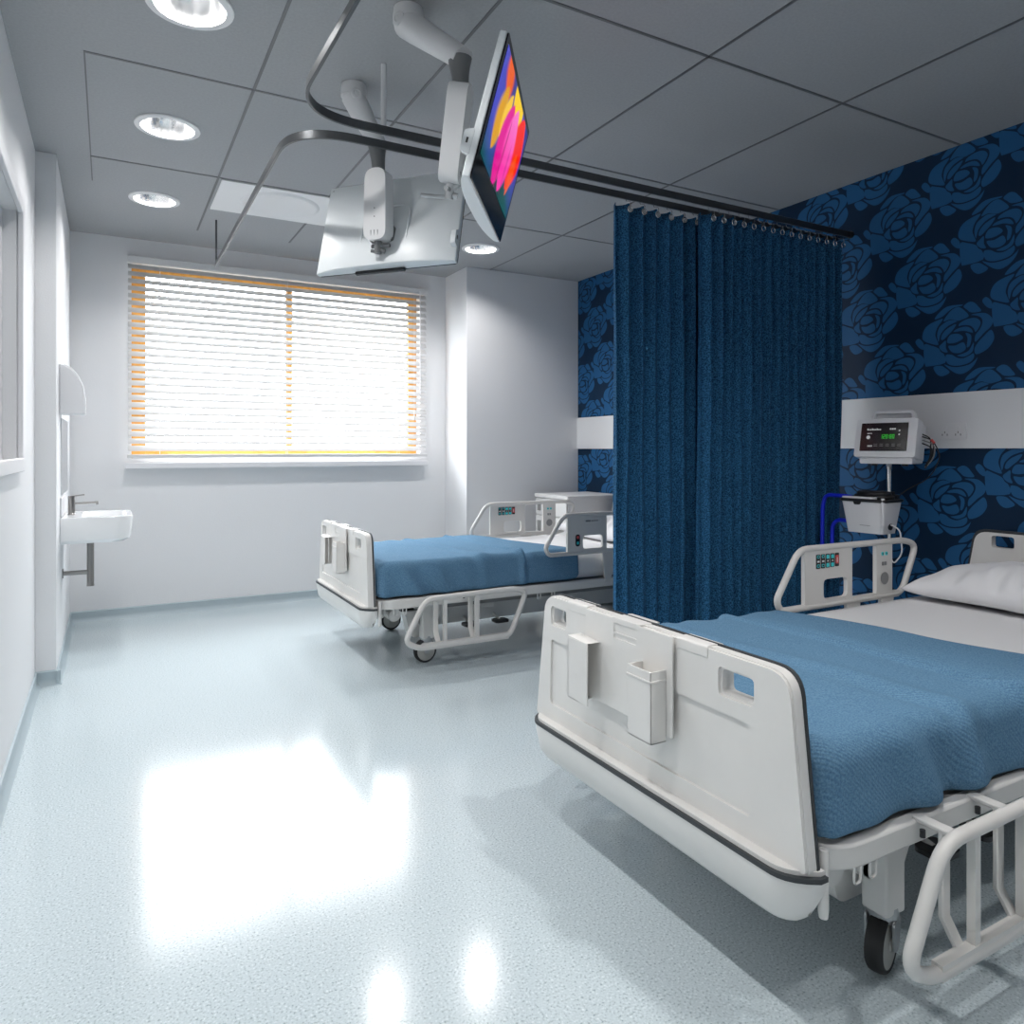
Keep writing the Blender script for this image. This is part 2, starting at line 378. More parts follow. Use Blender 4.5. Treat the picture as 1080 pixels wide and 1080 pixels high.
# wallpaper roses (flat printed pattern, part of the wall covering)
def cr(pts, sub=3):
    out = []; n = len(pts)
    for i in range(n):
        p0, p1, p2, p3 = [Vector(pts[(i+k) % n]) for k in (-1, 0, 1, 2)]
        for s in range(sub):
            t = s/sub
            out.append(tuple(.5*((2*p1)+(p2-p0)*t+(2*p0-5*p1+4*p2-p3)*t*t+(3*p1-p0-3*p2+p3)*t**3)))
    return out
def clip(poly, axis, val, keep_gt):
    out = []
    for i in range(len(poly)):
        a, b = poly[i-1], poly[i]; ia = (a[axis] > val) == keep_gt; ib = (b[axis] > val) == keep_gt
        if ia != ib:
            t = (val-a[axis])/(b[axis]-a[axis]); out.append((a[0]+(b[0]-a[0])*t, a[1]+(b[1]-a[1])*t))
        if ib: out.append(b)
    return out
ZS0, ZS1 = 1.20, 1.477
def wallpaper(b):
    petals = [cr(p) for p in ROSE]
    av, bv = Vector((.332, -.157)), Vector((-.15, -.322)); o0 = Vector((2.23, 2.048))
    for i in range(-14, 14):
        for j in range(-14, 14):
            c = o0+av*i+bv*j
            if not (-.5 < c.x < 5.6 and -.2 < c.y < 2.9): continue
            for k, pt in enumerate(petals):
                P = [(c.x+a, c.y+q) for a, q in pt]
                P = clip(P, 0, 5.42, False); 
                if len(P) > 2: P = clip(P, 1, CEIL-.001, False)
                if len(P) > 2: P = clip(P, 1, .08, True)
                if len(P) < 3: continue
                for t in tessellate_polygon([[Vector((a, q, 0)) for a, q in P]]):
                    vs_ = [b.verts.new((XR-.0008-.00001*k, P[q][0], P[q][1])) for q in t]
                    b.faces.new(vs_)
struct(simple('trim_2', 'papfg', wallpaper))
struct(simple('trim_3', 'stripe', lambda b: box(b, XR-.014, XR-.0005, YF, 5.425, ZS0, ZS1), bevel=.002))

# window 1 : wooden frame, panes
w1 = bpy.data.objects.new('window_1', None); C.objects.link(w1); struct(w1); w1.location = (0, 0, 0)
def wf(b):
    y0, y1 = 5.95, 6.0
    box(b, OX0, OX0+.095, y0, y1, OZ0, OZ1); box(b, OX1-.075, OX1, y0, y1, OZ0, OZ1)
    box(b, OX0+.09, OX1-.07, y0+.003, y1-.003, OZ1-.05, OZ1); box(b, OX0+.09, OX1-.07, y0+.003, y1-.003, OZ0, OZ0+.06)
    box(b, 1.235, 1.285, y0+.001, y1-.001, OZ0+.055, OZ1-.045); box(b, 1.28, OX1-.07, y0+.004, y1-.004, 1.99, 2.02)
simple('window_frame', 'wood', wf, w1, bevel=.004)
simple('pane', 'glass', lambda b: box(b, OX0+.09, 1.24, 5.972, 5.976, OZ0+.05, OZ1-.04), w1)
simple('pane', 'glass', lambda b: box(b, 1.28, OX1-.07, 5.972, 5.976, OZ0+.05, OZ1-.04), w1)
simple('window_sill', 'frame', lambda b: (box(b, .10, 2.385, 5.79, YB-.001, 1.058, 1.10), box(b, .145, 2.335, YB, 5.95, 1.131, 1.139)), w1, bevel=.005)

# window 2 : interior observation window on the left wall
w2 = bpy.data.objects.new('window_2', None); C.objects.link(w2); struct(w2)
def casing(b):
    prism(b, rect(WY0-.045, WY1+.045, WZ0-.045, WZ1+.045), [rect(WY0+.01, WY1-.01, WZ0+.01, WZ1-.01)], fYZ, XL+.0005, XL+.022)
simple('casing', 'frame', casing, w2, bevel=.004)
simple('window_frame', 'frame', lambda b: prism(b, rect(WY0+.001, WY1-.001, WZ0+.001, WZ1-.001), [rect(WY0+.05, WY1-.05, WZ0+.05, WZ1-.05)], fYZ, XL-.09, XL-.05), w2, bevel=.003)
simple('pane', mat('grey reflecting glass', (.42, .43, .45), .08, metal=.6), lambda b: box(b, XL-.074, XL-.068, WY0+.045, WY1-.045, WZ0+.045, WZ1-.045), w2)

# ================================================================ BLIND
bl = thing('venetian_blind', 'white slatted venetian blind hanging half open over the big window', 'blind', (1.24, 5.80, 2.56))
BX0, BX1 = .112-1.24, 2.372-1.24
simple('headrail', 'slat', lambda b: box(b, BX0, BX1, -.02, .035, -.045, 0), bl, bevel=.003)
def slats(b):
    z = -.07
    while z > -1.385:
        sec = []
        w = .0255; tilt = math.radians(50)
        for q in (-1, -.6, -.2, .2, .6, 1):
            y = q*w; h = .0035*(1-q*q)
            sec.append((y*math.cos(tilt)-h*math.sin(tilt), y*math.sin(tilt)+h*math.cos(tilt)+z))
        L_ = [b.verts.new((BX0+.005, y, h)) for y, h in sec]; R_ = [b.verts.new((BX1-.005, y, h)) for y, h in sec]
        for i in range(5): b.faces.new([L_[i], L_[i+1], R_[i+1], R_[i]])
        z -= .0515
simple('slats', 'slat_sheet', slats, bl, smooth=40)
simple('bottom_rail', 'slat', lambda b: box(b, BX0, BX1, -.025, .025, -1.425, -1.40), bl, bevel=.004)
for x in (.32, 1.21, 2.12):
    simple('ladder_cord', 'lightmark', lambda b: (tube(b, [(x-1.24, -.027, -.04), (x-1.24, -.027, -1.41)], .0012, n=5), tube(b, [(x-1.24, .027, -.04), (x-1.24, .027, -1.41)], .0012, n=5)), bl)
simple('tilt_wand', 'frame', lambda b: tube(b, [(2.30-1.24, -.04, -.03), (2.30-1.24, -.045, -.9)], .005, n=8), bl)
simple('pull_cord', 'lightmark', lambda b: (tube(b, [(2.25-1.24, -.035, -.03), (2.25-1.24, -.035, -1.05)], .0015, n=5), lathe(b, [(0, -1.12), (.006, -1.115), (.004, -1.05)], (2.25-1.24, -.035, 0), n=8)), bl)

# ================================================================ CEILING FITTINGS
names = ['recessed downlight over the left wall, nearest the top left corner of the photo',
 'recessed downlight by the left wall, middle one above the blind',
 'recessed downlight by the left wall, the one closest to the window wall',
 'recessed downlight glowing beside the lower corner of the tulip screen',
 'recessed downlight hidden above the back of the silver screen',
 'recessed downlight beyond the top edge, over the left wall', 'recessed downlight overhead above the foot of the near bed',
 'recessed downlight behind the camera along the left wall', 'unseen fill downlight added behind the camera on the right side of the ceiling']
dl0 = None
for i, (x, y) in enumerate(DL):
    if i == 0:
        dl0 = thing('downlight', names[0], 'light', (x, y, CEIL), group='round recessed ceiling downlights')
        simple('trim_ring', 'vent', lambda b: lathe(b, [(.116, .002), (.142, -.001), (.140, -.007), (.122, -.012), (.114, -.008), (.112, .01), (.116, .01)], n=40, close=True), dl0, smooth=50)
        simple('reflector', 'reflector', lambda b: lathe(b, [(.1165, .0), (.108, .03), (.088, .065), (.07, .085), (.07, .088), (.092, .068), (.112, .032), (.1175, .0)], n=40, close=True), dl0, smooth=60)
        simple('diffuser', 'bulb', lambda b: lathe(b, [(.0001, .060), (.045, .064), (.068, .082), (.07, .086), (.0001, .087)], n=32), dl0, smooth=60)
        o = dl0
    else: o = dup(dl0, (x, y, CEIL), names[i])
    ld = bpy.data.lights.new('downlight_lamp', 'AREA'); ld.shape = 'DISK'; ld.size = .09; ld.energy = DLP[i]; ld.color = (1, .985, .97); ld.spread = math.radians(150)
    lo = bpy.data.objects.new('downlight_lamp', ld); C.objects.link(lo); lo.location = (x, y, CEIL+.055)

av = thing('air_vent', 'white square ceiling panel with a round air diffuser above the blind', 'vent', (.92, 4.605, CEIL))
simple('panel', 'vent', lambda b: box(b, -.37, .37, -.28, .28, -.007, -.0005), av, bevel=.002)
simple('diffuser_ring', 'vent', lambda b: lathe(b, [(.235, -.0072), (.225, -.016), (.205, -.018), (.195, -.011), (.10, -.009), (.0001, -.009)], n=48), av, smooth=50)

# curtain tracks
def arc(pts, r): return smoothpath(pts, r, seg=12)
TZ = 2.41
sec = [(-.006, -.0165), (.006, -.0165), (.006, .0165), (-.006, .0165)]
t1 = thing('curtain_track', 'dark metal curtain track curving towards the camera, nearer of the pair', 'curtain rail', (2.2, 2.68, TZ), group='ceiling curtain tracks')
simple('track', 'railmetal', lambda b: tube(b, [p-Vector((2.2, 2.68, TZ)) for p in arc([(XR-.012, 2.68, TZ), (.575, 2.66, TZ), (.60, .15, TZ)], .26)], .01, sec=sec, up=(0, 0, 1)), t1, bevel=.002)
simple('wall_bracket', 'black', lambda b: lathe(b, [(.02, 1.465), (.02, 1.479)], (0, 0, 0), axis='x', n=16), t1)
simple('drop_rod', 'railmetal', lambda b: tube(b, [(.6-2.2, .3-2.68, .015), (.6-2.2, .3-2.68, CEIL-TZ)], .007), t1)
simple('drop_tube', 'tubewhite', lambda b: (tube(b, [(.94-2.2, .055, .017), (.94-2.2, .055, CEIL-TZ)], .011, n=14), box(b, .93-2.2, .95-2.2, -.01, .06, .017, .024)), t1, smooth=40)['label'] = 'white enamel drop tube'
t2 = thing('curtain_track', 'dark metal curtain track curving towards the window, farther of the pair', 'curtain rail', (2.2, 2.79, TZ), group='ceiling curtain tracks')
simple('track', 'railmetal', lambda b: tube(b, [p-Vector((2.2, 2.79, TZ)) for p in arc([(XR-.012, 2.79, TZ), (.60, 2.79, TZ), (.615, 5.13, TZ)], .25)], .01, sec=sec, up=(0, 0, 1)), t2, bevel=.002)
simple('wall_bracket', 'black', lambda b: lathe(b, [(.02, 1.465), (.02, 1.479)], axis='x', n=16), t2)
simple('drop_rod', 'railmetal', lambda b: tube(b, [(.615-2.2, 5.12-2.79, .0), (.615-2.2, 5.12-2.79, CEIL-TZ)], .006), t2)

# curtains
def curtain(name, label, x0, x1, yc, ztop, zbot, nf, amp, seed, rings_in):
    rnd = random.Random(seed)
    root = thing(name, label, 'curtain', ((x0+x1)/2, yc, TZ), group='blue cubicle curtains')
    xm = (x0+x1)/2
    cols = nf*14
    ph = [rnd.uniform(-.5, .5) for _ in range(nf+2)]; am = [rnd.uniform(.75, 1.2) for _ in range(nf+2)]
    b = bmesh.new(); rows = 36; G = []
    for i in range(cols+1):
        s = i/cols; u = s*nf; k = int(u); fr = u-k
        a = am[k]*(1-fr)+am[min(k+1, nf)]*fr; p_ = ph[k]*(1-fr)+ph[min(k+1, nf)]*fr
        col = []
        for j in range(rows+1):
            t = j/rows
            A = amp*a*(1.0-.12*t)*(1+.15*math.sin(3*t+k))
            w = math.sin(2*PI*u+p_*1.5*t)
            w = w*(1-.12*w*w)
            wx = math.sin(4*PI*u+.7)*.006*(1+.4*t)+.010*math.sin(5*t+u*1.3)*t
            y = A*w+.010*noise.noise(Vector((u*1.7, t*4, seed)))*min(1, 3*t)
            z = ztop+(zbot-ztop)*t-TZ
            if j == 0: z += .004*math.cos(2*PI*u)
            xx = x0+(x1-x0)*s+wx-xm
            col.append(b.verts.new((xx, y, z)))
        G.append(col)
    for i in range(cols):
        for j in range(rows): b.faces.new([G[i][j], G[i+1][j], G[i+1][j+1], G[i][j+1]])
    o = finish('curtain_cloth', b, 'curtain', root, smooth=180)
    sm = o.modifiers.new('thick', 'SOLIDIFY'); sm.thickness = .003
    for k in range(nf):
        u = k+.75; x = x0+(x1-x0)*u/nf-xm+.004; y = -amp*1.0-.004
        g = bmesh.new(); zc = ztop-TZ-.028
        tube(g, [(x+.014*math.cos(q*PI/8), y, zc+.014*math.sin(q*PI/8)) for q in range(16)], .0032, closed=True, n=7)
        lathe(g, [(.0001, -.001), (.013, -.001), (.013, .002)], (x, y+.001, zc), axis='y', n=20)
        e = finish('curtain_eyelet', g, 'chrome', root, smooth=60)
        g = bmesh.new(); tube(g, smoothpath([(x, y-.003, zc+.012), (x, y-.004, zc+.034), (x, -.004, zc+.045), (x, 0, -.0175)], .01), .0018, n=5)
        finish('hook', g, 'chrome', e, smooth=60)
    return root
curtain('privacy_curtain', 'blue flecked cubicle curtain strip on the far track, left of the dark slit', 2.10, 2.95, 2.79, 2.365, .24, 10, .030, 3, False)
curtain('privacy_curtain', 'wide blue flecked cubicle curtain on the near track, right of the dark slit', 2.535, 3.575, 2.68, 2.355, .24, 15, .034, 5, False)

# ================================================================ BED
def make_bed(label, cat='bed'):
    root = thing('hospital_bed', label, cat, (1.2, 1.487, 0), group='adjustable hospital beds')
    yo = .0
    def endboard(name, front, x, side, ztop, holes, outer, lower):
        # x: plane of outer face; side=+1: outer face looks to -x
        b = bmesh.new(); s = side
        up = rpoly(outer, [.012, .012, .055, .055], 6)
        prism(b, up, [rpoly(h, .012, 3) for h in holes], fYZ, x+s*.007, x+s*.030)
        o = finish(name, b, 'plastic', root, bevel=.003, bseg=2)
        b = bmesh.new()
        # raised outer skin with a recessed field
        ins = [(outer[0][0]+.003, outer[0][1]+.002), (outer[1][0]-.003, outer[1][1]+.002), (outer[2][0]-.003, outer[2][1]-.003), (outer[3][0]+.003, outer[3][1]-.003)]
        rec = rpoly([(-.372, outer[0][1]+.055), (.437, outer[0][1]+.055), (.432, outer[2][1]-.135), (-.368, outer[2][1]-.135)], .015, 4)
        hh = [rpoly([(a+(-.006 if a == min(q[0] for q in h) else .006), c+(-.006 if c == min(q[1] for q in h) else .006)) for a, c in h], .012, 3) for h in holes]
        prism(b, rpoly(ins, [.01, .01, .053, .053], 6), [rec]+hh, fYZ, x+s*.0, x+s*.0125)
        finish('face_panel', b, 'plastic', o, bevel=.010, bseg=4)
        b = bmesh.new()
        ol = [(outer[0][0]-.002, outer[0][1]), (outer[1][0]+.002, outer[1][1]), (outer[2][0]+.004, outer[2][1]+.004), (outer[3][0]-.004, outer[3][1]+.004)]
        il = [(outer[0][0]+.010, outer[0][1]+.010), (outer[1][0]-.010, outer[1][1]+.010), (outer[2][0]-.007, outer[2][1]-.008), (outer[3][0]+.007, outer[3][1]-.008)]
        prism(b, rpoly(ol, [.012, .012, .055, .055], 6), [rpoly(il, [.01, .01, .05, .05], 6)], fYZ, x+s*.030, x+s*.037)
        finish('edge_trim', b, 'darktrim', o, bevel=.0015)['label'] = 'dark rubber edge trim'
        b = bmesh.new(); prism(b, rpoly(il, [.01, .01, .05, .05], 6), [rpoly(h, .012, 3) for h in holes], fYZ, x+s*.029, x+s*.043)
        finish('inner_panel', b, 'plastic', o, bevel=.005)
        if lower:
            zt = outer[0][1]
            b = bmesh.new()
            # wrap-round bumper: sections along y, curling back at the ends
            N = 72; secs = []
            for i in range(N+1):
                t = -1+2*i/N; y = t*.528
                back = .06*max(0, (abs(t)-.84)/.16)**2.5
                bot = .236+.008*max(0, (abs(t)-.75)/.25)**2+.045*max(0, (abs(t)-.92)/.08)**3
                x0_ = x-.034+back; x1_ = x+.045
                pr = [(x0_, zt-.012), (x0_+.002, (zt+bot)/2+.02), (x0_+.010, bot+.022), (x0_+.024, bot+.004), (x1_-.01, bot), (x1_, bot+.02), (x1_, zt-.012)]
                secs.append([b.verts.new((p, y*(1-.04*min(1, max(0, (zt-.012-q)/(zt-.012-bot)))**2*abs(t)), q)) for p, q in pr])
            for a, c in zip(secs, secs[1:]):
                for k in range(7): b.faces.new([a[k], a[(k+1) % 7], c[(k+1) % 7], c[k]])
            b.faces.new(secs[0]); b.faces.new(secs[-1][::-1])
            finish('bumper', b, 'plastic', root, smooth=50)
            def strip(nm, z0, z1, off, m_, par):
                b = bmesh.new(); secs = []
                for i in range(N+1):
                    t = -1+2*i/N; y = t*(.528+off); back = .06*max(0, (abs(t)-.84)/.16)**2.5
                    x0_ = x-.034-off+back
                    secs.append([b.verts.new(q) for q in ((x0_, y, z0), (x0_, y, z1), (x+.045, y, z1), (x+.045, y, z0))])
                for a, c in zip(secs, secs[1:]):
                    for k in range(4): b.faces.new([a[k], a[(k+1) % 4], c[(k+1) % 4], c[k]])
                b.faces.new(secs[0]); b.faces.new(secs[-1][::-1])
                return finish(nm, b, m_, par, smooth=50)
            strip('bumper_strip', zt-.013, zt-.003, .002, 'darktrim', root)['label'] = 'dark line along the top of the bumper'
            strip('ledge', zt-.003, zt+.006, -.006, 'plastic', root)
        return o
    out = [(-.516, .352), (.520, .352), (.466, .742), (-.474, .742)]
    endboard('footboard', True, 0, 1, .74, [rect(.352, .425, .657, .705), rect(-.375, -.283, .650, .702)], out, True)
    # top grip pads on the foot board
    for y0, y1 in ((.235, .335), (-.245, -.14)):
        simple('top_pad', 'plastic', lambda b: prism(b, rpoly([(-.002, .717), (.050, .717), (.050, .745), (-.002, .745)], [.002, .002, .008, .008], 4), [], lambda a, c, t: (a, t, c), y0, y1), root, bevel=.002)
    oh = [(-.50, .40), (.50, .40), (.425, .826), (-.425, .826)]
    endboard('headboard', False, 2.345, -1, .826, [rect(.255, .35, .752, .805), rect(-.35, -.255, .752, .805)], oh, False)
    # mattress deck rim
    rim = smoothpath([(.075, -.505, .358), (2.24, -.505, .358), (2.24, .505, .358), (.075, .505, .358)], .09, closed=True)
    simple('deck_rim', 'plastic2', lambda b: tube(b, rim, .02, closed=True, sec=[(-.017, -.026), (.017, -.026), (.017, .026), (-.017, .026)], up=(0, 0, 1)), root, bevel=.006)
    simple('mattress_deck', 'greyish', lambda b: prism(b, rpoly(rect(.08, 2.235, -.495, .495), .08, 5), [], fXY, .338, .382), root)
    for s in (-1, 1):
        simple('corner_post', 'plastic', lambda b: lathe(b, [(.0001, .245), (.009, .247), (.0105, .26), (.0105, .375), (.009, .385), (.0001, .386)], (.066, s*.502, 0), n=16), root, smooth=50)
        simple('roller', 'plastic2', lambda b: lathe(b, [(.0001, -.05), (.034, -.048), (.036, -.03), (.022, -.028), (.022, .03), (.036, .032), (.034, .05), (.0001, .05)], (.17, s*.40, .285), axis='y', n=20), root, smooth=40)
        simple('foot_bracket', 'plastic2', lambda b: prism(b, [(.09, .335), (.09, .26), (.14, .25), (.22, .30), (.22, .335)], [], fXZ, s*.33-.006, s*.33+.006), root, bevel=.003)
        for k in (.15, .20, .95, 1.05, 1.15):
            g = bmesh.new(); y = s*.518
            tube(g, smoothpath([(k-.010, y, .336), (k-.010, y, .300), (k+.010, y, .300), (k+.010, y, .336)], .01), .003, n=6)
            finish('strap_hook', g, 'plastic2', root, smooth=60)
    # base: cross beams, long beams, leg posts, castors
    for s in (-1, 1):
        simple('base_beam', 'plastic2', lambda b: box(b, .36, 2.10, s*.26-.035, s*.26+.035, .165, .275), root, bevel=.008)
        simple('lift_arm', 'plastic2', lambda b: prism(b, [(.30, .30), (.36, .33), (.86, .30), (.84, .24), (.42, .27), (.32, .25)], [], fXZ, s*.33-.012, s*.33+.012), root, bevel=.004)
        simple('deck_beam', 'greyish', lambda b: box(b, .25, 2.15, s*.38-.02, s*.38+.02, .285, .335), root, bevel=.004)
    for x in (.365, 2.02):
        simple('cross_beam', 'plastic2', lambda b: box(b, x-.035, x+.035, -.43, .43, .20, .255), root, bevel=.008)
    simple('motor_housing', 'plastic2', lambda b: prism(b, rpoly([(.26, .285), (.30, .125), (.43, .125), (.47, .285)], [.004, .03, .03, .004]), [], fXZ, -.36, -.28), root, bevel=.006)
    simple('control_box', 'black', lambda b: box(b, .225, .48, -.40, -.362, .288, .334), root, bevel=.003)
    simple('control_box_mark', 'lightmark', lambda b: prism(b, [(.30,.326),(.30,.297),(.33,.297),(.33,.326),(.325,.326),(.325,.302),(.305,.302),(.305,.326)], [], fXZ, -.4015, -.3995), root)
    for x in (.66, .86):
        simple('pedal', 'black', lambda b: prism(b, rpoly(rect(x-.045, x+.045, -.42, -.34), .02, 4), [], fXY, .16, .175), root, bevel=.004)
        simple('pedal_arm', 'plastic2', lambda b: tube(b, [(x, -.37, .17), (x, -.27, .20)], .009), root)
    for sx, sy, a in ((.345, -.43, 18 if cat == 'bed' else 2), (.43, .37, -6), (2.02, -.41, 30), (2.02, .41, 10)):
        leg = bmesh.new(); box(leg, sx-.035+.02, sx+.035+.02, sy-.032, sy+.032, .135, .335)
        prism(leg, [(sx+.05, .335), (sx+.05, .20), (sx+.075, .22), (sx+.14, .335)], [], fXZ, sy-.015, sy+.015)
        lg = finish('leg', leg, 'plastic2', root, bevel=.006)
        cs = simple('castor_fork', 'metal', lambda b: (lathe(b, [(.033, .118), (.035, .13), (.033, .152), (.0001, .153)], n=18), 
              prism(b, rpoly([(-.03, .128), (.022, .128), (.002, .058), (-.024, .058)], .010, 4), [], fXZ, -.033, -.027),
              prism(b, rpoly([(-.03, .128), (.022, .128), (.002, .058), (-.024, .058)], .010, 4), [], fXZ, .027, .033)), root, smooth=40, bevel=.002)
        cs.location = (sx+.02, sy, -.002); cs.rotation_euler = (0, 0, math.radians(a))
        R_ = .066
        cw = simple('castor_wheel', 'rubber', lambda b: lathe(b, [(.053, -.019), (.059, -.020), (.064, -.015), (.066, -.005), (.066, .005), (.064, .015), (.059, .020), (.053, .019), (.053, -.019)], axis='y', n=36, close=True), cs, smooth=50)
        cw.location = (-.012, 0, R_+.002)
        hb = simple('wheel_hub', 'wheel', lambda b: (lathe(b, [(.0001, -.025), (.014, -.025), (.016, -.020), (.048, -.018), (.054, -.0185)], axis='y', n=30), lathe(b, [(.0001, .025), (.014, .025), (.016, .020), (.048, .018), (.054, .0185)], axis='y', n=30)), cs, smooth=50)
        hb.location = cw.location
    # head side rails (both sides), with keypads
    for s in (-1, 1):
        yy = s*.515
        r = simple('side_rail', 'rail', lambda b: (
            tube(b, [(x, yy, z) for x, z in rpoly([(1.118, .556), (1.095, .60), (1.225, .792), (1.91, .790), (2.0, .765), (1.895, .556)], [.03, .03, .05, .05, .05, .05], 5)], .0135, closed=True, n=12),
            prism(b, [(1.25, .795), (1.25, .552), (1.544, .556), (1.544, .795)], [rpoly(rect(1.363, 1.512, .580, .662), .022, 5)], fXZ, yy-.009, yy+.009),
            prism(b, [(1.706, .795), (1.706, .556), (1.815, .556), (1.815, .795)], [], fXZ, yy-.009, yy+.009),
            box(b, 1.50, 1.86, yy-.010, yy+.010, .545, .572),
            prism(b, [(1.51, .56), (1.535, .36), (1.58, .36), (1.60, .56)], [], fXZ, yy-.008, yy+.008),
            prism(b, [(1.74, .56), (1.75, .36), (1.80, .36), (1.83, .56)], [], fXZ, yy-.008, yy+.008)), root, smooth=40, bevel=.003)
        yi = yy-s*.009; d = -s*.0022     # inner face, toward the patient
        def pad(x0, x1, z0, z1, m_, nm='button', dd=1.0, rr=.004, y_=None):
            y_ = yi if y_ is None else y_
            dd_ = d*dd if y_ == yi else -d*dd
            return simple(nm, m_, lambda b: prism(b, rpoly(rect(x0, x1, z0, z1), rr, 3), [], fXZ, y_, y_+dd_), r)
        for k in range(5):
            x0 = 1.316+k*.0290
            kp = pad(x0, x0+.024, .708+.0006*k, .766, 'black', 'keypad')
            if k < 2:
                for q in (0, 1): pad(x0+.004, x0+.020, .714+q*.037, .726+q*.037, 'cyan' , dd=1.35)
                for q in (0, 1): pad(x0+.007, x0+.017, .7165+q*.037, .7235+q*.037, 'black', dd=1.6, rr=.003)
                pad(x0+.005, x0+.019, .734, .741, 'lightmark', dd=1.35, rr=.002)
            elif k < 4:
                for q in (0, 1): pad(x0+.003, x0+.021, .712+q*.034, .728+q*.034, 'cyan', dd=1.35)
                pad(x0+.009, x0+.015, .734, .740, 'lightmark', dd=1.35, rr=.002)
            else:
                pad(x0+.003, x0+.021, .722, .757, 'red', dd=1.35); pad(x0+.010, x0+.014, .728, .748, 'lightmark', dd=1.6, rr=.001)
        for q in (0, 1): pad(1.738+q*.026, 1.754+q*.026, .733, .749, 'cyan', dd=1.2, rr=.007); 
        for q in (0, 1): pad(1.743+q*.026, 1.749+q*.026, .738, .744, 'black', dd=1.5, rr=.002)
        for q in (0, 1): pad(1.742+q*.018, 1.755+q*.018, .690, .706, 'greyish', 'speaker_mark', dd=1.1, rr=.002)
        simple('speaker_grille', 'greyish', lambda b: lathe(b, [(.0001, 0), (.026, 0), (.027, d*.6)] if s < 0 else [(.0001, 0), (.026, 0), (.027, d*.6)], (1.758, yi+d*.9, .634), axis='y', n=28), r)
        # outer face: name plate and small oval keypad
        yo_ = yy+s*.009
        pad(1.375, 1.500, .738, .764, 'lightmark', 'name_plate', y_=yo_, rr=.01)
        pad(1.379, 1.496, .7415, .7605, 'rail', 'name_plate_field', dd=1.3, y_=yo_, rr=.008)
        for k in range(5): pad(1.384+k*.007, 1.389+k*.007, .746+.0, .757, 'print', 'lettering', dd=1.6, y_=yo_, rr=.001)
        for k in range(9): pad(1.424+k*.006, 1.428+k*.006, .748, .755, 'greyish', 'lettering', dd=1.6, y_=yo_, rr=.001)
        pad(1.308, 1.340, .598, .672, 'black', 'keypad', y_=yo_, rr=.015)
        pad(1.316, 1.332, .645, .662, 'red', y_=yo_, dd=1.4, rr=.006); pad(1.316, 1.332, .610, .628, 'cyan', y_=yo_, dd=1.4, rr=.006)
    # foot side rails, folded down
    for s in (-1, 1):
        yy = s*.615
        pts = rpoly([(.245, .135), (.165, .175), (.285, .392), (.83, .400), (.905, .375), (.80, .135)], [.03, .05, .06, .05, .06, .05], 6)
        simple('foot_rail', 'rail', lambda b: (
            tube(b, [(x, yy, z) for x, z in pts], .0155, closed=True, n=12),
            box(b, .265, .785, yy-.012, yy+.012, .122, .156),
            box(b, .385, .405, yy-.009, yy+.009, .14, .395), box(b, .575, .600, yy-.009, yy+.009, .14, .395)), root, smooth=40, bevel=.002)
        for x in (.345, .555):
            simple('rail_arm', 'rail', lambda b: (prism(b, [(yy-s*.015, .15), (yy-s*.004, .15), (yy-s*.035, .20), (yy-s*.035, .385), (yy-s*.047, .385), (yy-s*.047, .20)], [], lambda a, c, t: (t, a, c), x, x+.028),
                box(b, x, x+.03, min(yy-s*.105, yy-s*.0), max(yy-s*.105, yy-s*.0), .378, .389)), root, bevel=.003)
            simple('pivot_pin', 'black', lambda b: lathe(b, [(.0001, -.008), (.006, -.008), (.006, .008), (.0001, .008)], (x-.012, yy-s*.072, .368), axis='z', n=10), root)
    return root

bed1 = make_bed('white hospital bed in the foreground with a big foot panel facing the camera', 'bed')
bed2 = dup(bed1, (1.2, 4.25, 0), 'smaller looking white hospital bed standing near the window wall')
for o in bpy.data.objects:
    if o.parent == bed2 and o.name.startswith('castor_fork'):
        if o.location.x < 1: o.rotation_euler.z = math.radians(2 if o.location.y < 0 else -8)

# chart holders hung on the foot boards
def chart(label, loc):
    root = thing('chart_holder', label, 'holder', loc, group='chart holders on the foot panels')
    simple('back_plate', 'plastic', lambda b: prism(b, rpoly(rect(-.182, .182, -.121, .124), .004, 2), [rpoly(rect(-.045, .05, .072, .112), .004, 2)], fYZ, -.012, -.007), root, bevel=.0015)
    simple('slot_louvre', 'plastic', lambda b: (box(b, -.009, -.006, -.05, .055, .066, .118), box(b, -.0115, -.008, -.045, .05, .084, .088)), root)
    simple('pocket', 'plastic', lambda b: (box(b, -.058, -.054, .110, .205, -.125, .045), box(b, -.058, -.010, .201, .205, -.125, .045), box(b, -.058, -.010, .155, .205, -.125, -.121), prism(b, [(.11, .045), (.205, .045), (.205, .05)], [], fYZ, -.058, -.012)), root, bevel=.0012)
    simple('pocket', 'plastic', lambda b: (box(b, -.060, -.012, -.16, -.157, -.135, .04), box(b, -.060, -.057, -.16, -.07, -.135, .04), box(b, -.060, -.012, -.16, -.07, -.135, -.131), box(b, -.060, -.012, -.073, -.07, -.135, .04), box(b, -.0625, -.012, -.1625, -.068, .012, .018)), root, bevel=.0012)
    simple('clip', 'plastic', lambda b: (box(b, -.012, .058, -.055, .06, .122, .127), box(b, .053, .058, -.055, .06, .095, .127)), root, bevel=.0015)
    return root
ch1 = chart('white two pocket chart holder hooked on the foreground foot panel', (1.199, 1.487+.043, .618))
dup(ch1, (1.199, 4.25+.043, .618), 'white two pocket chart holder hooked on the foot panel near the window')

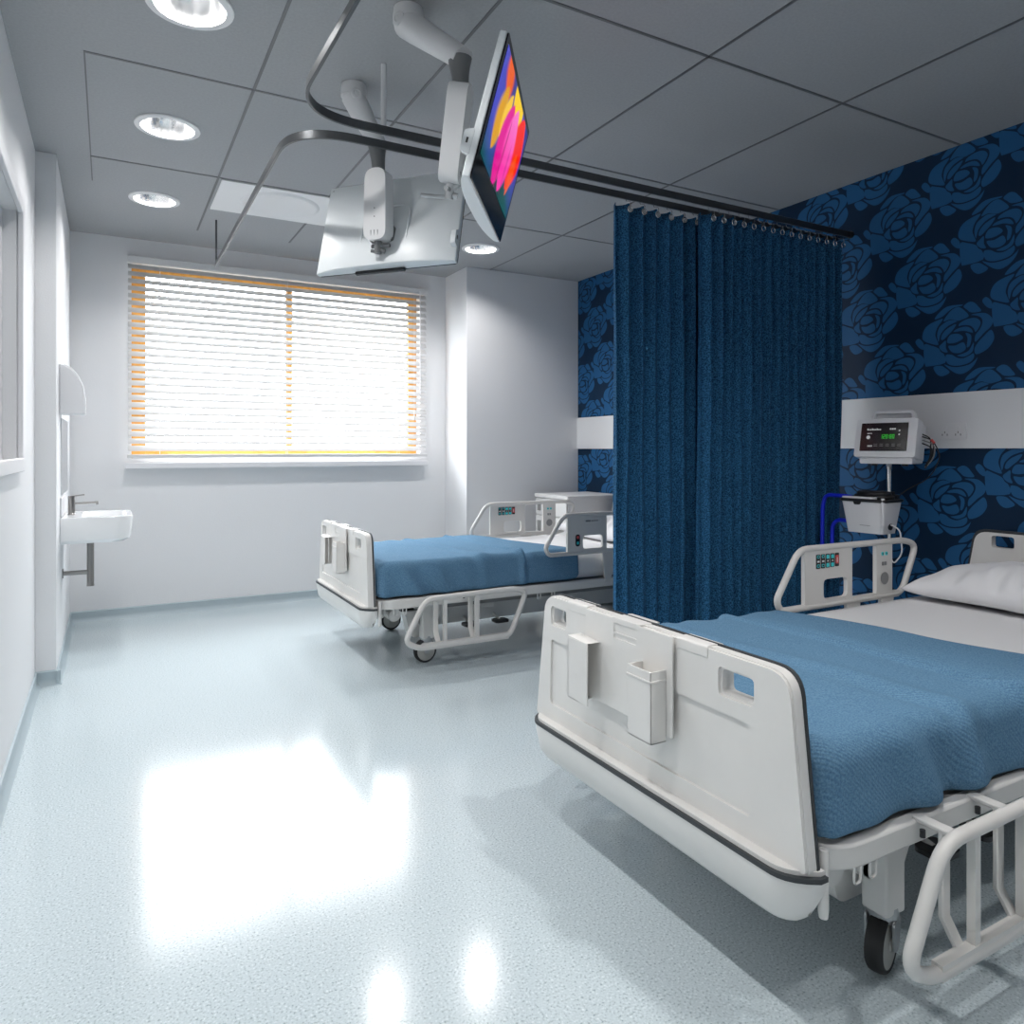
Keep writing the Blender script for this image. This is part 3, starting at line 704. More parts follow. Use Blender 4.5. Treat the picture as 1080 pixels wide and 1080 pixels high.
# ---------------- bedding
def mattress(label, loc):
    bm = rbox(2.20, .97, .165, .03, .06)
    o = finish('mattress', bm, 'sheet', smooth=180, loc=loc)
    return tag(o, label, 'mattress', 'sheeted mattresses')
mattress('mattress in a white sheet on the foreground bed', (1.2+1.175, 1.487, .384))
mattress('mattress in a white sheet on the bed by the window', (1.2+1.175, 4.25, .384))
def blanket(label, loc, L, skew, seed, fold_x, drop):
    hy = .505; H = .202
    def disp(p):
        v = Vector(p)
        u = (p.x+L/2)/L
        x = p.x
        z = p.z
        n1 = noise.noise(Vector((x*3.2, p.y*3, seed)))*.008
        n2 = noise.noise(Vector((x*9, p.y*6, seed+4)))*.003
        ay = abs(p.y); sg = math.copysign(1, p.y)
        side = max(0, min(1, (ay-hy+.07)/.07)); dn = max(0, min(1, 1-z/H))
        # slanting gathered folds down the sides, softer towards the top edge
        q = x+.55*(z-H)*1.0
        m_ = max(0, noise.noise(Vector((q*2.1, seed*3.1, 3.3*sg)))+.25)*1.6
        fol = math.sin(34*q+2.5*noise.noise(Vector((q*3, seed, 0))))
        if side > 0:
            v.y += sg*side*(.012*fol*m_*(.45+dn)+.012*dn)
            v.z += .006*fol*m_*side*(1-dn)
        fx = fold_x+.05*p.y/hy*skew-L/2
        ridge = math.exp(-((x-fx)/.014)**2)*.011-math.exp(-((x-fx-.035)/.02)**2)*.006
        ridge += .007*math.exp(-((x-fx+.28+.1*p.y)/.04)**2)-.005*math.exp(-((x-fx+.33+.1*p.y)/.03)**2)
        if z > H*.6: v.z += ridge*(1+1.2*max(0, -p.y/hy)**3)+n1+n2
        if side > 0: v.y += sg*ridge*.9
        # pocket where the cross fold opens at the near edge
        pin = math.exp(-((x-fx-.028+.25*(p.y+hy))/.011)**2)*max(0, min(1, (-p.y-.30)/.10))
        v.z -= pin*.040*(1-dn)
        puff = math.exp(-((x-fx-.0+.25*(p.y+hy))/.02)**2)*max(0, min(1, (-p.y-.30)/.10))
        v.z += puff*.012*(1-dn); 
        if side > 0: v.y += sg*puff*.012*(1-dn*.5)
        # head end slants
        v.x += (p.x+L/2)/L*skew*(-p.y/hy)*.11
        # hem unevenness
        if z < .08: v.z += .006*noise.noise(Vector((x*4, p.y, seed+9)))+drop
        if x < -L/2+.06: v.x += .006*math.sin(28*p.y+seed)*(1-z/H)
        return v
    bm = rbox(L, 2*hy, H, .048, .0105, disp, skip=('bottom', 'head'))
    o = finish('blanket', bm, 'blanket', smooth=180, loc=loc)
    s = o.modifiers.new('thick', 'SOLIDIFY'); s.thickness = .006; s.offset = -1
    return tag(o, label, 'blanket', 'blue wool blankets')
blanket('blue blanket spread over the foreground bed, tucked behind its foot panel', (1.2+.055+.56, 1.487, .381), 1.12, 1.0, 2.0, .76, 0)
blanket('blue blanket spread over the bed by the window', (1.2+.055+.59, 4.25, .381), 1.18, 1.2, 7.0, .86, 0)
def pillow(label, loc, rz, seed):
    def disp(p):
        x, y = p.x/.24, p.y/.37
        h = (1-abs(x)**2.6)*(1-abs(y)**2.4); h = max(0, h)**.55
        e = (abs(x)**6+abs(y)**6)
        z = (p.z-.5)
        fr = max(0, abs(x)-.25)
        cr_ = noise.noise(Vector((p.x*4, p.y*5, seed)))*.020+noise.noise(Vector((p.x*10+p.y*6, p.y*9, seed+2)))*.012
        cr_ += .022*fr*(math.sin(30*p.y+12*p.x+seed)+.9*math.sin(70*p.y-14*p.x+2*math.sin(9*p.y)))
        sx = 1+.07*abs(y)**3-.05*(1-abs(y)); sy = 1+.05*abs(x)**3
        zz = .055+.006*math.sin(9*p.y+seed)+(z*2*.120*h+cr_*h if z > 0 else (-.055*h**.6 if z < 0 else 0))
        return Vector((p.x*sx, p.y*sy, max(zz, .001)))
    bm = bmesh.new(); N, Mn = 44, 70
    top = {}
    for k in (0, 1):
        for i in range(N+1):
            for j in range(Mn+1):
                edge = i in (0, N) or j in (0, Mn)
                if k == 1 and edge: top[(i, j, 1)] = top[(i, j, 0)]; continue
                p = Vector((-.24+.48*i/N, -.37+.74*j/Mn, 0 if k == 0 else 1))
                if edge: q = disp(Vector((p.x, p.y, .5)))
                else: q = disp(p)
                top[(i, j, k)] = bm.verts.new(q)
        for i in range(N):
            for j in range(Mn):
                f = [top[(i, j, k)], top[(i+1, j, k)], top[(i+1, j+1, k)], top[(i, j+1, k)]]
                bm.faces.new(f if k else f[::-1])
    o = finish('pillow', bm, 'pillow', smooth=180, loc=loc); o.rotation_euler = (0, 0, rz)
    return tag(o, label, 'pillow', 'white pillows')
pillow('white creased pillow on the foreground bed', (3.24, 1.55, .5498), .0, 1.0)
pillow('white pillow half hidden by the side rail of the bed near the window', (3.20, 4.25, .5498), .0, 5.0)

# ================================================================ CEILING MONITORS
def shell(b, w, h, side, bulge, n=24, m=16):
    """AIO back: front at y=0, rim depth 'side', convex back"""
    G = []
    for i in range(n+1):
        row = []
        for j in range(m+1):
            s, t = i/n, j/m
            e = max(0, 1-abs(2*s-1)**3.0); q = max(0, (1-t)**.8)*(.75+.25*min(1, t*6))
            top = 1-max(0, (t-.85)/.15)**2
            d = side+bulge*e*q*top
            row.append(b.verts.new((-w/2+w*s, d, -h/2+h*t)))
        G.append(row)
    for i in range(n):
        for j in range(m): b.faces.new([G[i][j], G[i][j+1], G[i+1][j+1], G[i+1][j]])
    F = {}
    def fr(i, j):
        if (i, j) not in F: F[(i, j)] = b.verts.new((-w/2+w*i/n, .003, -h/2+h*j/m))
        return F[(i, j)]
    for i in range(n):
        for j in (0, m): b.faces.new([G[i][j], G[i+1][j], fr(i+1, j), fr(i, j)])
    for j in range(m):
        for i in (0, n): b.faces.new([G[i][j], G[i][j+1], fr(i, j+1), fr(i, j)])
    b.faces.new([fr(i, 0) for i in range(n+1)]+[fr(n, j) for j in range(1, m+1)]+[fr(i, m) for i in range(n-1, -1, -1)]+[fr(0, j) for j in range(m-1, 0, -1)])

def blob(s, t, cx, cy, ax, ay, ang, soft=.18):
    """soft-edged petal: returns coverage 0..1"""
    c, sn = math.cos(ang), math.sin(ang); dx, dy = s-cx, (t-cy)
    u = (dx*c+dy*sn)/ax; v = (-dx*sn+dy*c)/ay
    w = 1-abs(v)**1.8
    if w <= 0: return 0
    d = abs(u)/max(.05, w**.75)
    return max(0, min(1, (1-d)/soft))
def tulip(s, t):
    # picture shown on the screen: soft blue and green ground with pink, red and yellow petals
    bl = Vector((.045, .05, .42)); gr = Vector((.0, .07, .07)); k = max(0, min(1, (t-.18)/.35+.25*math.sin(7*s)))
    c = gr*(1-k)+bl*k
    c = c*(.85+.3*math.sin(9*s+2*t))
    def mix(c, col, a): return c*(1-a)+Vector(col)*a
    c = mix(c, (.80, .10, .0), blob(s, t, .20, .92, .13, .18, .3, .45))
    c = mix(c, (.95, .62, .0), blob(s, t, .56, .95, .22, .17, 1.2, .3))
    c = mix(c, (.70, .33, .0), blob(s, t, .20, .58, .12, .28, -.12, .45))
    c = mix(c, (.90, .55, .02), blob(s, t, .32, .68, .09, .22, -.25, .45))
    c = mix(c, (.92, .01, .0), blob(s, t, .78, .66, .20, .36, -.14, .22))
    c = mix(c, (.95, .10, .0), .8*blob(s, t, .80, .48, .08, .22, -.15, .5))
    c = mix(c, (.75, .0, .28), blob(s, t, .42, .50, .16, .38, -.12, .22))
    c = mix(c, (.92, .03+.25*max(0, t-.35), .40+.35*max(0, t-.4)), blob(s, t, .57, .55, .17, .38, -.06, .3))
    c = mix(c, (.45, .0, .14), .75*blob(s, t, .47, .46, .03, .32, -.08, .8))
    c = mix(c, (.55, .0, .2), .5*blob(s, t, .62, .42, .03, .25, -.05, .8))
    return c
def tulip_mat():
    m = bpy.data.materials.new('tulip picture'); m.use_nodes = True
    n = m.node_tree.nodes; l = m.node_tree.links; b = n['Principled BSDF']
    a = n.new('ShaderNodeAttribute'); a.attribute_name = 'picture'
    b.inputs['Base Color'].default_value = (.01, .01, .01, 1); b.inputs['Roughness'].default_value = .2
    l.new(a.outputs['Color'], b.inputs['Emission Color']); b.inputs['Emission Strength'].default_value = 1.0
    return m
M['tulip'] = tulip_mat()

def frame_from(xa, ya, za, c):
    x = Vector(xa).normalized(); y = Vector(ya); y = (y-x*y.dot(x)).normalized(); z = x.cross(y)
    m = Matrix((x, y, z)).transposed().to_4x4(); m.translation = Vector(c); return m

def ceiling_monitor(label, mount, e1, e2, low, c, xa, ya, flip):
    """mount: ceiling dome; e1/e2 joint top/bottom; low: foot of the lower arm; c centre of screen front, xa width axis, ya back axis"""
    mt = Vector(mount); W_, H_ = .673, .432
    root = thing('ceiling_monitor', label, 'monitor', mt, group='screens on ceiling arms')
    L = lambda p: Vector(p)-mt
    simple('ceiling_plate', 'arm', lambda b: lathe(b, [(.05, -.001), (.052, -.02), (.052, -.05), (.0001, -.054)], n=32), root, smooth=40)
    # upper arm : flattened tube from the dome to the joint
    a0 = L(mount)+Vector((0, 0, -.055)); a1 = L(e1)+Vector((0, 0, .03))
    d = (a1-a0).normalized()
    ov = [(.046*math.cos(t)*1.0, .046*math.sin(t)*.86) for t in [2*PI*k/20 for k in range(20)]]
    def upper(b):
        pts = [a0-d*.045, a0-d*.035, a0-d*.012, a0+d*.05, a0.lerp(a1, .5), a1-d*.03, a1+d*.015]
        sc = [.4, .85, 1.18, 1.16, 1.06, .95, .92]
        rings = []; side = d.cross(Vector((0, 0, 1))).normalized(); upv = side.cross(d).normalized()
        for p, q in zip(pts, sc): rings.append([b.verts.new(p+side*x*q+upv*y*q) for x, y in ov])
        for r1, r2 in zip(rings, rings[1:]):
            for j in range(20): b.faces.new([r1[j], r1[(j+1) % 20], r2[(j+1) % 20], r2[j]])
        b.faces.new(rings[0][::-1]); b.faces.new(rings[-1])
    simple('upper_arm', 'arm', upper, root, smooth=50)
    side = d.cross(Vector((0, 0, 1))).normalized()
    if side.y > 0: side = -side
    kn = bmesh.new(); lathe(kn, [(.0001, 0), (.012, 0), (.014, .003), (.017, .003), (.022, 0), (.024, -.006), (.024, -.02)], axis='z', n=24)
    ko = finish('joint_cap', kn, 'arm', root, smooth=40)
    q = Vector((0, 0, 1)).rotation_difference(side); ko.rotation_mode = 'QUATERNION'; ko.rotation_quaternion = q; ko.location = a0+side*.053
    simple('elbow_joint', 'armjoint', lambda b: tube(b, [L(e1)+Vector((0, 0, .024)), L(e1), L(e1).lerp(L(e2), .35), L(e2)+Vector((0, 0, -.012))], .040, n=18, r2=.024), root, smooth=50)
    # lower arm : long flat capsule
    p0 = L(e2); p1 = L(low); dd = (p1-p0).normalized()
    wdir = Vector(xa).normalized(); wdir = (wdir-dd*wdir.dot(dd)).normalized(); tdir = dd.cross(wdir).normalized()
    ln = (p1-p0).length
    outl = rpoly([(-.049, -.02), (.049, -.02), (.053, ln+.01), (-.053, ln+.01)], [.047, .047, .042, .042], 7)
    la = simple('lower_arm', 'arm', lambda b: prism(b, outl, [], lambda x, y, t: p0+wdir*x+dd*y+tdir*t, -.033, .033), root, bevel=.010, bseg=3)
    for k in (.55, .68):
        simple('screw', 'greyish', lambda b: lathe(b, [(.0001, -.0345), (.003, -.0345), (.003, .0345), (.0001, .0345)], n=8), la).matrix_basis = Matrix.Translation(p0+dd*ln*k) @ tdir.to_track_quat('Z', 'Y').to_matrix().to_4x4()
    for k in (-.016, 0, .016):
        simple('cable_clip', 'armjoint', lambda b: tube(b, [p1+wdir*k-dd*.03+tdir*.0325, p1+wdir*k+dd*.008+tdir*.030], .0022, n=6), la)
        simple('cable_clip', 'armjoint', lambda b: tube(b, [p1+wdir*k-dd*.03-tdir*.0325, p1+wdir*k+dd*.008-tdir*.030], .0022, n=6), la)
    F = frame_from(xa, ya, None, L(c))
    ho = simple('housing', 'silver', lambda b: shell(b, W_, H_, .026, .045), root, smooth=60, bevel=.004); ho.matrix_basis = F
    # black glass front, screen picture, chin, camera bar
    fr_ = simple('front_glass', 'screenblack', lambda b: prism(b, rpoly(rect(-W_/2+.001, W_/2-.001, -H_/2+.001, H_/2-.001), .012, 5), [], fXZ, -.002, .0028), root); fr_.matrix_basis = F
    def scr(b):
        n, m = 90, 60; x0, x1, z0, z1 = -W_/2+.028, W_/2-.022, -H_/2+.085, H_/2-.022
        cl = b.loops.layers.float_color.new('picture'); V = [[b.verts.new((x0+(x1-x0)*i/n, -.0032, z0+(z1-z0)*j/m)) for j in range(m+1)] for i in range(n+1)]
        for i in range(n):
            for j in range(m):
                f = b.faces.new([V[i][j], V[i+1][j], V[i+1][j+1], V[i][j+1]])
                for lp, (a, c_) in zip(f.loops, ((i, j), (i+1, j), (i+1, j+1), (i, j+1))):
                    q = tulip(a/n, .15+.85*c_/m); lp[cl] = (max(0, q.x), max(0, q.y), max(0, q.z), 1)
    bb = bmesh.new(); scr(bb); me = bpy.data.meshes.new('screen_picture'); bb.to_mesh(me); bb.free()
    so = bpy.data.objects.new('screen_picture', me); C.objects.link(so); me.materials.append(M['tulip']); so.parent = root; so.matrix_basis = F
    so['label'] = 'screen showing pink red and yellow tulip petals'
    # bracket at back
    zb = -.05
    yb = .026+.045*.62
    cyl = simple('rear_ridge', 'silver', lambda b: tube(b, [(x, .062-abs(x)*.06, z) for x, z in rpoly([(-.11, -.17), (-.11, .06), (.11, .06), (.11, -.17)], [0, .05, .05, 0], 6)], .006, n=8), ho, smooth=60)
    br = simple('tilt_bracket', 'armjoint' if not flip else 'metal', lambda b: (
        tube(b, [p1-dd*.012, p1+dd*.060], .016, n=14), tube(b, [p1+dd*.055, p1+dd*.050+Vector((-.875, .484, .03))*(.095 if flip else .03)], .007, n=10), tube(b, [p1+dd*.045, p1+dd*.052+Vector((.5, -.3, 0))*.05], .010, n=10),
        tube(b, [p1+dd*.03, F @ Vector((0, .075, zb-.03))], .014, n=12),
        tube(b, [p1+dd*.03-wdir*.055, p1+dd*.03+wdir*.03], .008, n=10)), root, smooth=40)
    pl = simple('mount_plate', 'armjoint' if not flip else 'metal', lambda b: prism(b, rpoly(rect(-.055, .055, zb-.065, zb+.005), .012, 4), [], fXZ, .055, .076), root, bevel=.003); pl.matrix_basis = F
    if not flip:
        sb = simple('speaker_bar', 'black', lambda b: box(b, -.10, .14, .004, .022, -H_/2-.014, -H_/2-.0005), root, bevel=.003); sb.matrix_basis = F
    pt = simple('side_port', 'black', lambda b: box(b, -.016, -.006, 0, .002, 0, .001), ho)
    bpy.data.objects.remove(pt)
    tb = simple('webcam_tab', 'silver', lambda b: (prism(b, rpoly([(.022, -.155), (.052, -.145), (.052, -.085), (.022, -.075)], .006, 3), [], fYZ_, -W_/2-.002, -W_/2+.02), ), root, bevel=.003); tb.matrix_basis = F
    simple('port', 'black', lambda b: box(b, -W_/2-.0035, -W_/2-.0015, .034, .040, -.122, -.106), tb)
    for sx in (-1, 1):
        for sz in (-1, 1):
            simple('screw', 'greyish', lambda b: lathe(b, [(.0001, .0268), (.003, .0268), (.003, .02)], (sx*(W_/2-.018), 0, sz*(H_/2-.018)), axis='y', n=8), ho)
    return root
fYZ_ = lambda a, b, t: (t, a, b)
ceiling_monitor('screen with a bright tulip picture tilted down on a white ceiling arm', (.895, 2.35, CEIL), (1.0, 2.158, 2.443), (1.0, 2.15, 2.365), (1.0, 2.23, 2.095),
    (1.1557, 2.1463, 2.192), (.58, .82, 0), (-.79, .56, .26), True)
ceiling_monitor('screen seen from its silver back, hanging before the blind on a white ceiling arm', (.885, 2.95, CEIL), (.985, 2.945, 2.445), (.985, 2.925, 2.34), (.985, 2.935, 2.075),
    (1.0795, 3.0226, 2.1666), (-.65, .76, 0), (-.73, -.63, .26), False)

# ================================================================ SINK CORNER
sk = thing('wash_basin', 'small white wash basin fixed to the left wall under the dispenser', 'sink', (XL2, 4.92, .75))
def basin(b):
    out = rpoly([(0, -.25), (.30, -.25), (.356, -.20), (.356, .20), (.30, .25), (0, .25)], [.004, .06, .05, .05, .06, .004], 5)
    inn = rpoly(rect(.10, .325, -.205, .205), .05, 5)
    n = len(out)
    def ring(lp, z, sc=1, cx=.17): return [b.verts.new((max(0, cx+(x-cx)*sc) if sc < 1 else x, y*sc, z)) for x, y in lp]
    r0 = ring(out, .06); r1 = ring(out, .068, .985); 
    rb = ring(out, -.060, .97, .0); rc = ring(out, -.078, .88, .0)
    for A, B_ in ((rc, rb), (rb, r0), (r0, r1)):
        for i in range(n): b.faces.new([A[i], A[(i+1) % n], B_[(i+1) % n], B_[i]])
    b.faces.new(rc[::-1])
    # rim top with bowl
    lo = [v.co.xy.to_tuple() for v in r1]
    tris = tessellate_polygon([[Vector((x, y, 0)) for x, y in lo], [Vector((x, y, 0)) for x, y in inn]])
    ri = [b.verts.new((x, y, .068)) for x, y in inn]; allv = r1+ri
    for t in tris: b.faces.new([allv[i] for i in t])
    rd = [b.verts.new((.2125+(x-.2125)*.75, y*.75, -.03)) for x, y in inn]; k = len(inn)
    for i in range(k): b.faces.new([ri[i], ri[(i+1) % k], rd[(i+1) % k], rd[i]])
    b.faces.new(rd)
simple('bowl', 'ceramic', basin, sk, bevel=.006, smooth=50)
simple('waste_pipe', 'tapmetal', lambda b: (lathe(b, [(.0001, -.352), (.020, -.352), (.020, -.346), (.019, -.34), (.019, -.075), (.0001, -.075)], (.14, 0, 0), n=20), tube(b, [(.135, 0, -.27), (.005, 0, -.27)], .013, n=14), lathe(b, [(.028, 0), (.028, .005), (.0001, .006)], (0.001, 0, -.27), axis='x', n=18)), sk, smooth=40)
tp = thing('tap', 'grey metal mixer tap standing on the white wash basin', 'tap', (XL2+.045, 4.92, .8185))
simple('tap_body', 'tapmetal', lambda b: lathe(b, [(.0001, 0), (.021, 0), (.021, .003), (.018, .006), (.018, .105), (.017, .108), (.0001, .108)], n=22), tp, smooth=40)
simple('spout', 'tapmetal', lambda b: (tube(b, [(.01, 0, .062), (.135, 0, .067)], .0065, n=12), tube(b, [(.128, 0, .066), (.130, 0, .054)], .006, n=10)), tp, smooth=40)
simple('lever', 'tapmetal', lambda b: (tube(b, [(0, 0, .105), (.065, 0, .113)], .004, n=10),), tp, smooth=40)
dsp = thing('soap_dispenser', 'white curved towel dispenser on the left wall above the wash basin', 'dispenser', (XL2, 4.75, 1.39))
prof = [(0, 0), (.118, 0), (.119, .02), (.117, .08), (.106, .15), (.085, .205), (.055, .245), (.02, .266), (0, .27)]
simple('cover', 'frame', lambda b: prism(b, prof, [], lambda a, c, t: (a, t, c), -.125, .125), dsp, bevel=.006, bseg=3)
simple('front_rib', 'ceramic', lambda b: tube(b, [(x*1.0+.001, -.118, z) for x, z in prof[1:-1]], .005, n=8), dsp, smooth=50)
mr_ = simple('wall_mirror', 'mirror', lambda b: box(b, XL2+.0005, XL2+.006, 4.72, 5.42, .94, 1.37)); tag(mr_, 'narrow looking wall mirror with pale edges behind the tap', 'mirror')
spl = simple('splash_panel', 'frame', lambda b: box(b, XL2+.0005, XL2+.010, 4.67, 5.17, .823, .93), bevel=.002); tag(spl, 'low white splash panel behind the wash basin', 'panel')

# ================================================================ BEDSIDE CABINET
cb = thing('bedside_cabinet', 'white bedside cabinet in the corner behind the head of the far bed', 'cabinet', (3.385, 5.0, 0))
simple('body', 'cabinet', lambda b: box(b, -.245, .245, -.24, .24, .06, .80), cb, bevel=.004)
simple('top', 'cabinet', lambda b: prism(b, rpoly(rect(-.265, .265, -.255, .255), .012, 3), [], fXY, .801, .828), cb, bevel=.006)
for z0, z1 in ((.66, .79), (.08, .65)):
    dr = simple('drawer' if z0 > .5 else 'door', 'cabinet', lambda b: box(b, -.262, -.246, -.232, .232, z0, z1), cb, bevel=.003)
    simple('handle', 'greyish', lambda b: box(b, -.268, -.262, .15, .20, z1-.13 if z0 < .5 else z0+.03, z1-.04 if z0 < .5 else z0+.09), dr, bevel=.002)
for sx in (-1, 1):
    for sy in (-1, 1):
        simple('castor', 'rubber', lambda b: (lathe(b, [(.0001, -.01), (.027, -.01), (.027, .01), (.0001, .01)], (sx*.2, sy*.19, .0275), axis='y', n=18), box(b, sx*.2-.008, sx*.2+.008, sy*.19-.008, sy*.19+.008, .04, .062)), cb)

# ================================================================ MEDICAL STAND
SX, SY = 3.40, 2.265
st = thing('equipment_stand', 'chrome pole stand between the blue curtain and the foreground bed', 'stand', (SX, SY, 0))
simple('pole', 'chrome', lambda b: (lathe(b, [(.013, .10), (.013, 1.12), (.011, 1.125), (.0001, 1.125)], n=18),), st, smooth=40)
for k in range(5):
    a = 2*PI*k/5+.3; e = Vector((math.cos(a)*.19, math.sin(a)*.19, 0))
    lg = simple('leg', 'metal', lambda b: tube(b, [(0, 0, .115), (e.x*.5, e.y*.5, .10), (e.x, e.y, .075)], .012, n=10), st, smooth=50)
    simple('castor', 'rubber', lambda b: lathe(b, [(.0001, -.01), (.03, -.01), (.032, 0), (.03, .01), (.0001, .01)], (e.x, e.y, .032), axis='y', n=18), lg, smooth=50)
simple('hub', 'greyish', lambda b: lathe(b, [(.0001, .09), (.03, .09), (.034, .10), (.034, .12), (.02, .15), (.0001, .15)], n=18), st, smooth=40)
simple('clamp', 'black', lambda b: (box(b, -.03, .02, -.02, .02, .93, .985), lathe(b, [(.0001, -.05), (.012, -.05), (.012, -.02)], (0, 0, .96), axis='y', n=12)), st, bevel=.003)

# vital signs monitor: face turned towards the camera, leaning back
PH = math.atan2(-SY, -SX)            # direction to the camera
vm = thing('vital_signs_monitor', 'white vital signs monitor with black screen and green digits, topmost on the pole', 'monitor', (SX-.0, SY, 1.125), rz=PH+PI/2-math.radians(22))
tl = math.radians(13)
def tz(o):
    o.rotation_euler = (-tl, 0, 0); o.location = (0, -.02, .04); return o
cs = tz(simple('case', 'frame', lambda b: (prism(b, rpoly(rect(-.145, .145, -.018, .178), .014, 4), [], fXZ, -.045, .02), prism(b, rpoly(rect(-.128, .135, -.012, .172), .014, 4), [], fXZ, .02, .09)), vm, bevel=.006, bseg=3))
simple('lower_tray', 'frame', lambda b: prism(b, rpoly(rect(-.12, .13, -.001, .034), .01, 4), [], fXZ, -.055, .07), vm, bevel=.004)
for x in (-.07, .075): simple('foot', 'black', lambda b: lathe(b, [(.0001, -.012), (.014, -.012), (.016, -.0012), (.0001, -.0012)], (x, .0, 0), n=14), vm)
tz(simple('carry_handle', 'frame', lambda b: tube(b, smoothpath([(-.095, .02, .168), (-.088, .02, .226), (.098, .02, .226), (.105, .02, .168)], .02), .01, sec=[(-.014, -.009), (.014, -.009), (.014, .009), (-.014, .009)]), vm, bevel=.003))
sc_ = tz(simple('screen', 'screenblack', lambda b: prism(b, rpoly(rect(-.118, .105, .012, .155), .003, 2), [], fXZ, -.0475, -.045), vm))
sc_['label'] = 'black screen with small white and green figures'
def seg_digits(b, txt, x, z, h, w, y=-.0485):
    S = {'0': 'abcdef', '1': 'bc', '2': 'abged', '3': 'abgcd', '4': 'fgbc', '5': 'afgcd', '6': 'afgedc', '7': 'abc', '8': 'abcdefg', '9': 'abcdfg', ':': '.'}
    t = h*.11
    for ch in txt:
        for s in S[ch]:
            r = {'a': (0, w, h-t, h), 'd': (0, w, 0, t), 'g': (0, w, h/2-t/2, h/2+t/2), 'f': (0, t, h/2, h), 'b': (w-t, w, h/2, h), 'e': (0, t, 0, h/2), 'c': (w-t, w, 0, h/2)}.get(s)
            if s == '.':
                box(b, x, x+t, y, y+.0012, z+h*.25, z+h*.35); box(b, x, x+t, y, y+.0012, z+h*.65, z+h*.75)
            else: box(b, x+r[0], x+r[1], y, y+.0012, z+r[2], z+r[3])
        x += w*1.35 if ch != ':' else t*2.2
simple('green_digits', 'green', lambda b: seg_digits(b, '120:80', -.022, .075, .021, .0095), sc_)
def marks(b):
    y0, y1 = -.0485, -.0473
    for k in range(9): box(b, -.088+k*.0075, -.0825+k*.0075, y0, y1, .118, .118+.006+.003*((k*7) % 3 == 0))
    for k in range(3): box(b, .02+k*.010, .028+k*.010, y0, y1, .120, .127)
    for k in range(4): box(b, -.086+k*.006, -.082+k*.006, y0, y1, .100, .104)
    for k in range(4): box(b, -.08+k*.006, -.076+k*.006, y0, y1, .034, .041)
def circ(b): lathe(b, [(.0001, -.0485), (.009, -.0485), (.009, -.0473)], (-.08, 0, .082), axis='y', n=20); lathe(b, [(.0001, -.0485), (.004, -.0485), (.004, -.0473)], (.066, 0, .115), axis='y', n=12); lathe(b, [(.0001, -.0485), (.004, -.0485), (.004, -.0473)], (.066, 0, .095), axis='y', n=12)
simple('screen_marks', 'dimwhite', lambda b: (marks(b), circ(b)), sc_)
simple('screen_marks', 'dimgrey', lambda b: [box(b, -.05+k*.028, -.034+k*.028, -.0485, -.0473, .036, .040) for k in range(5)]+[box(b, -.05+k*.028, -.034+k*.028, -.0485, -.0473, .046, .048) for k in range(5)], sc_)
# leads at the side
for k, (dx, dz, mm) in enumerate(((.0, .0, 'black'), (.012, -.012, 'black'), (.018, -.03, 'greyish'), (.006, -.045, 'black'))):
    simple('lead', mm, lambda b: tube(b, smoothpath([(.136, .045+dx*.3, .145+dz), (.175+dx, .05, .125+dz), (.17+dx, .055, .03), (.145, .06, -.01+dz*.3)], .04), .0032, n=6), vm, smooth=60)
simple('lead_plug', 'red', lambda b: tube(b, [(.178, .045, .118), (.192, .045, .10)], .006, n=8), vm, smooth=60)
simple('lead', 'black', lambda b: tube(b, smoothpath([(.192, .045, .10), (.215, .06, .04), (.16, .09, -.07), (.06, .06, -.13), (.03, .02, -.17)], .06), .0028, n=6), vm, smooth=60)

# equipment basket lower on the pole
bs = thing('equipment_basket', 'white tapered basket with black rim and cuff, clamped midway on the pole', 'basket', (SX, SY, .80), rz=PH+PI/2-math.radians(30))
BXO = -.035
def bas(b):
    lo = rpoly(rect(-.092, .092, -.065, .055), .018, 4); hi = rpoly(rect(-.115, .115, -.080, .070), .018, 4); k = len(lo)
    z0, z1 = -.015, .140; dy = -.09
    A = [b.verts.new((x+BXO, y+dy, z0)) for x, y in lo]; B_ = [b.verts.new((x+BXO, y+dy, z1)) for x, y in hi]
    Ci = [b.verts.new((x*.96+BXO, y*.95+dy, z1)) for x, y in hi]; D = [b.verts.new((x*.95+BXO, y*.94+dy, z0+.006)) for x, y in lo]
    for P, Q in ((A, B_), (B_, Ci), (Ci, D)):
        for i in range(k): b.faces.new([P[i], P[(i+1) % k], Q[(i+1) % k], Q[i]])
    b.faces.new(A[::-1]); b.faces.new(D)
simple('tub', 'frame', bas, bs, smooth=40)
simple('rim', 'black', lambda b: tube(b, [(x+BXO, y-.09, .146) for x, y in rpoly(rect(-.117, .117, -.082, .072), .018, 4)], .008, closed=True, n=8), bs, smooth=50)
simple('notch', 'black', lambda b: prism(b, rpoly([(-.085, .145), (-.078, .124), (-.048, .124), (-.040, .145)], .006, 3), [], fXZ, -.1725, -.165), bs)
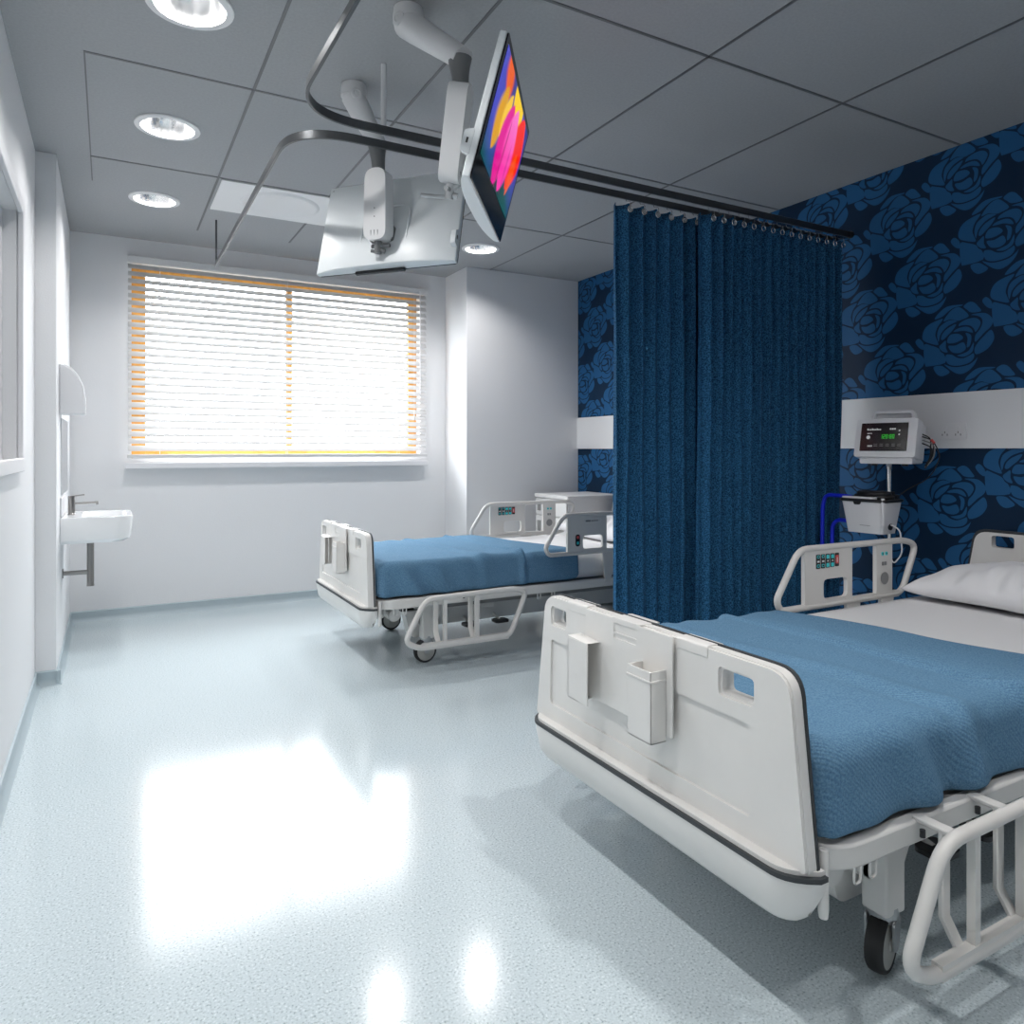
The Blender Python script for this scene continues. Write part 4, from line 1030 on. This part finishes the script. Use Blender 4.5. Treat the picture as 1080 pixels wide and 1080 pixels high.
simple('cuff', 'black', lambda b: [tube(b, [(r*math.cos(a)-.03, r*.6*math.sin(a)-.08, .160+z) for a in [2*PI*k/24 for k in range(24)]], .013, closed=True, n=10) for r, z in ((.088, 0), (.072, .016), (.05, .004))], bs, smooth=60)
simple('tray_item', 'frame', lambda b: prism(b, rpoly(rect(-.145, .02, -.172, -.13), .01, 3), [], fXY, .150, .162), bs, bevel=.003)
simple('print', 'print', lambda b: [box(b, -.055+k*.006, -.0515+k*.006, -.1605, -.1565, .022, .0245) for k in range(9)], bs)
simple('port', 'black', lambda b: lathe(b, [(.0001, 0), (.016, 0), (.016, .006)], (.062, -.10, .02), axis='x', n=20), bs)
simple('thermometer', 'frame', lambda b: (tube(b, [(.068, -.17, .16), (.070, -.172, .10), (.066, -.165, .03)], .008, n=12), tube(b, smoothpath([(.070, -.105, .03), (.12, -.115, .015), (.135, -.12, -.10), (.105, -.14, -.15), (.085, -.14, -.12)], .04), .0035, n=8), tube(b, [(.085, -.14, -.13), (.085, -.14, -.085)], .007, n=10)), bs, smooth=60)
hs = simple('breathing_hose', 'bluehose', lambda b: (tube(b, smoothpath([(3.34, 2.43, .952), (3.33, 2.50, .955), (3.33, 2.575, .955), (3.33, 2.595, .90), (3.33, 2.60, .62), (3.33, 2.56, .585), (3.33, 2.54, .64), (3.33, 2.535, .80), (3.33, 2.50, .83), (3.34, 2.42, .825)], .05, seg=8), .0105, n=12)), smooth=60)
tag(hs, 'bright blue hose looping down beside the curtain', 'hose')

# wall socket plates on the white band
so1 = thing('socket_plate', 'flat double socket plate on the white wall band right of the monitor', 'socket', (XR-.0145, 2.11, 1.285))
simple('plate', 'stripe', lambda b: prism(b, rpoly(rect(-.075, .075, -.04, .04), .006, 3), [], fYZ, -.007, 0), so1, bevel=.002)
simple('switches', 'stripe', lambda b: [box(b, -.009, -.006, y, y+.018, .008, .026) for y in (-.045, .02)], so1, bevel=.001)
simple('sockets', 'greyish', lambda b: [box(b, -.0075, -.0065, y+k*.012, y+.004+k*.012, -.022+(.012 if k == 1 else 0), -.012+(.012 if k == 1 else 0)) for y in (-.05, .015) for k in range(3)], so1)
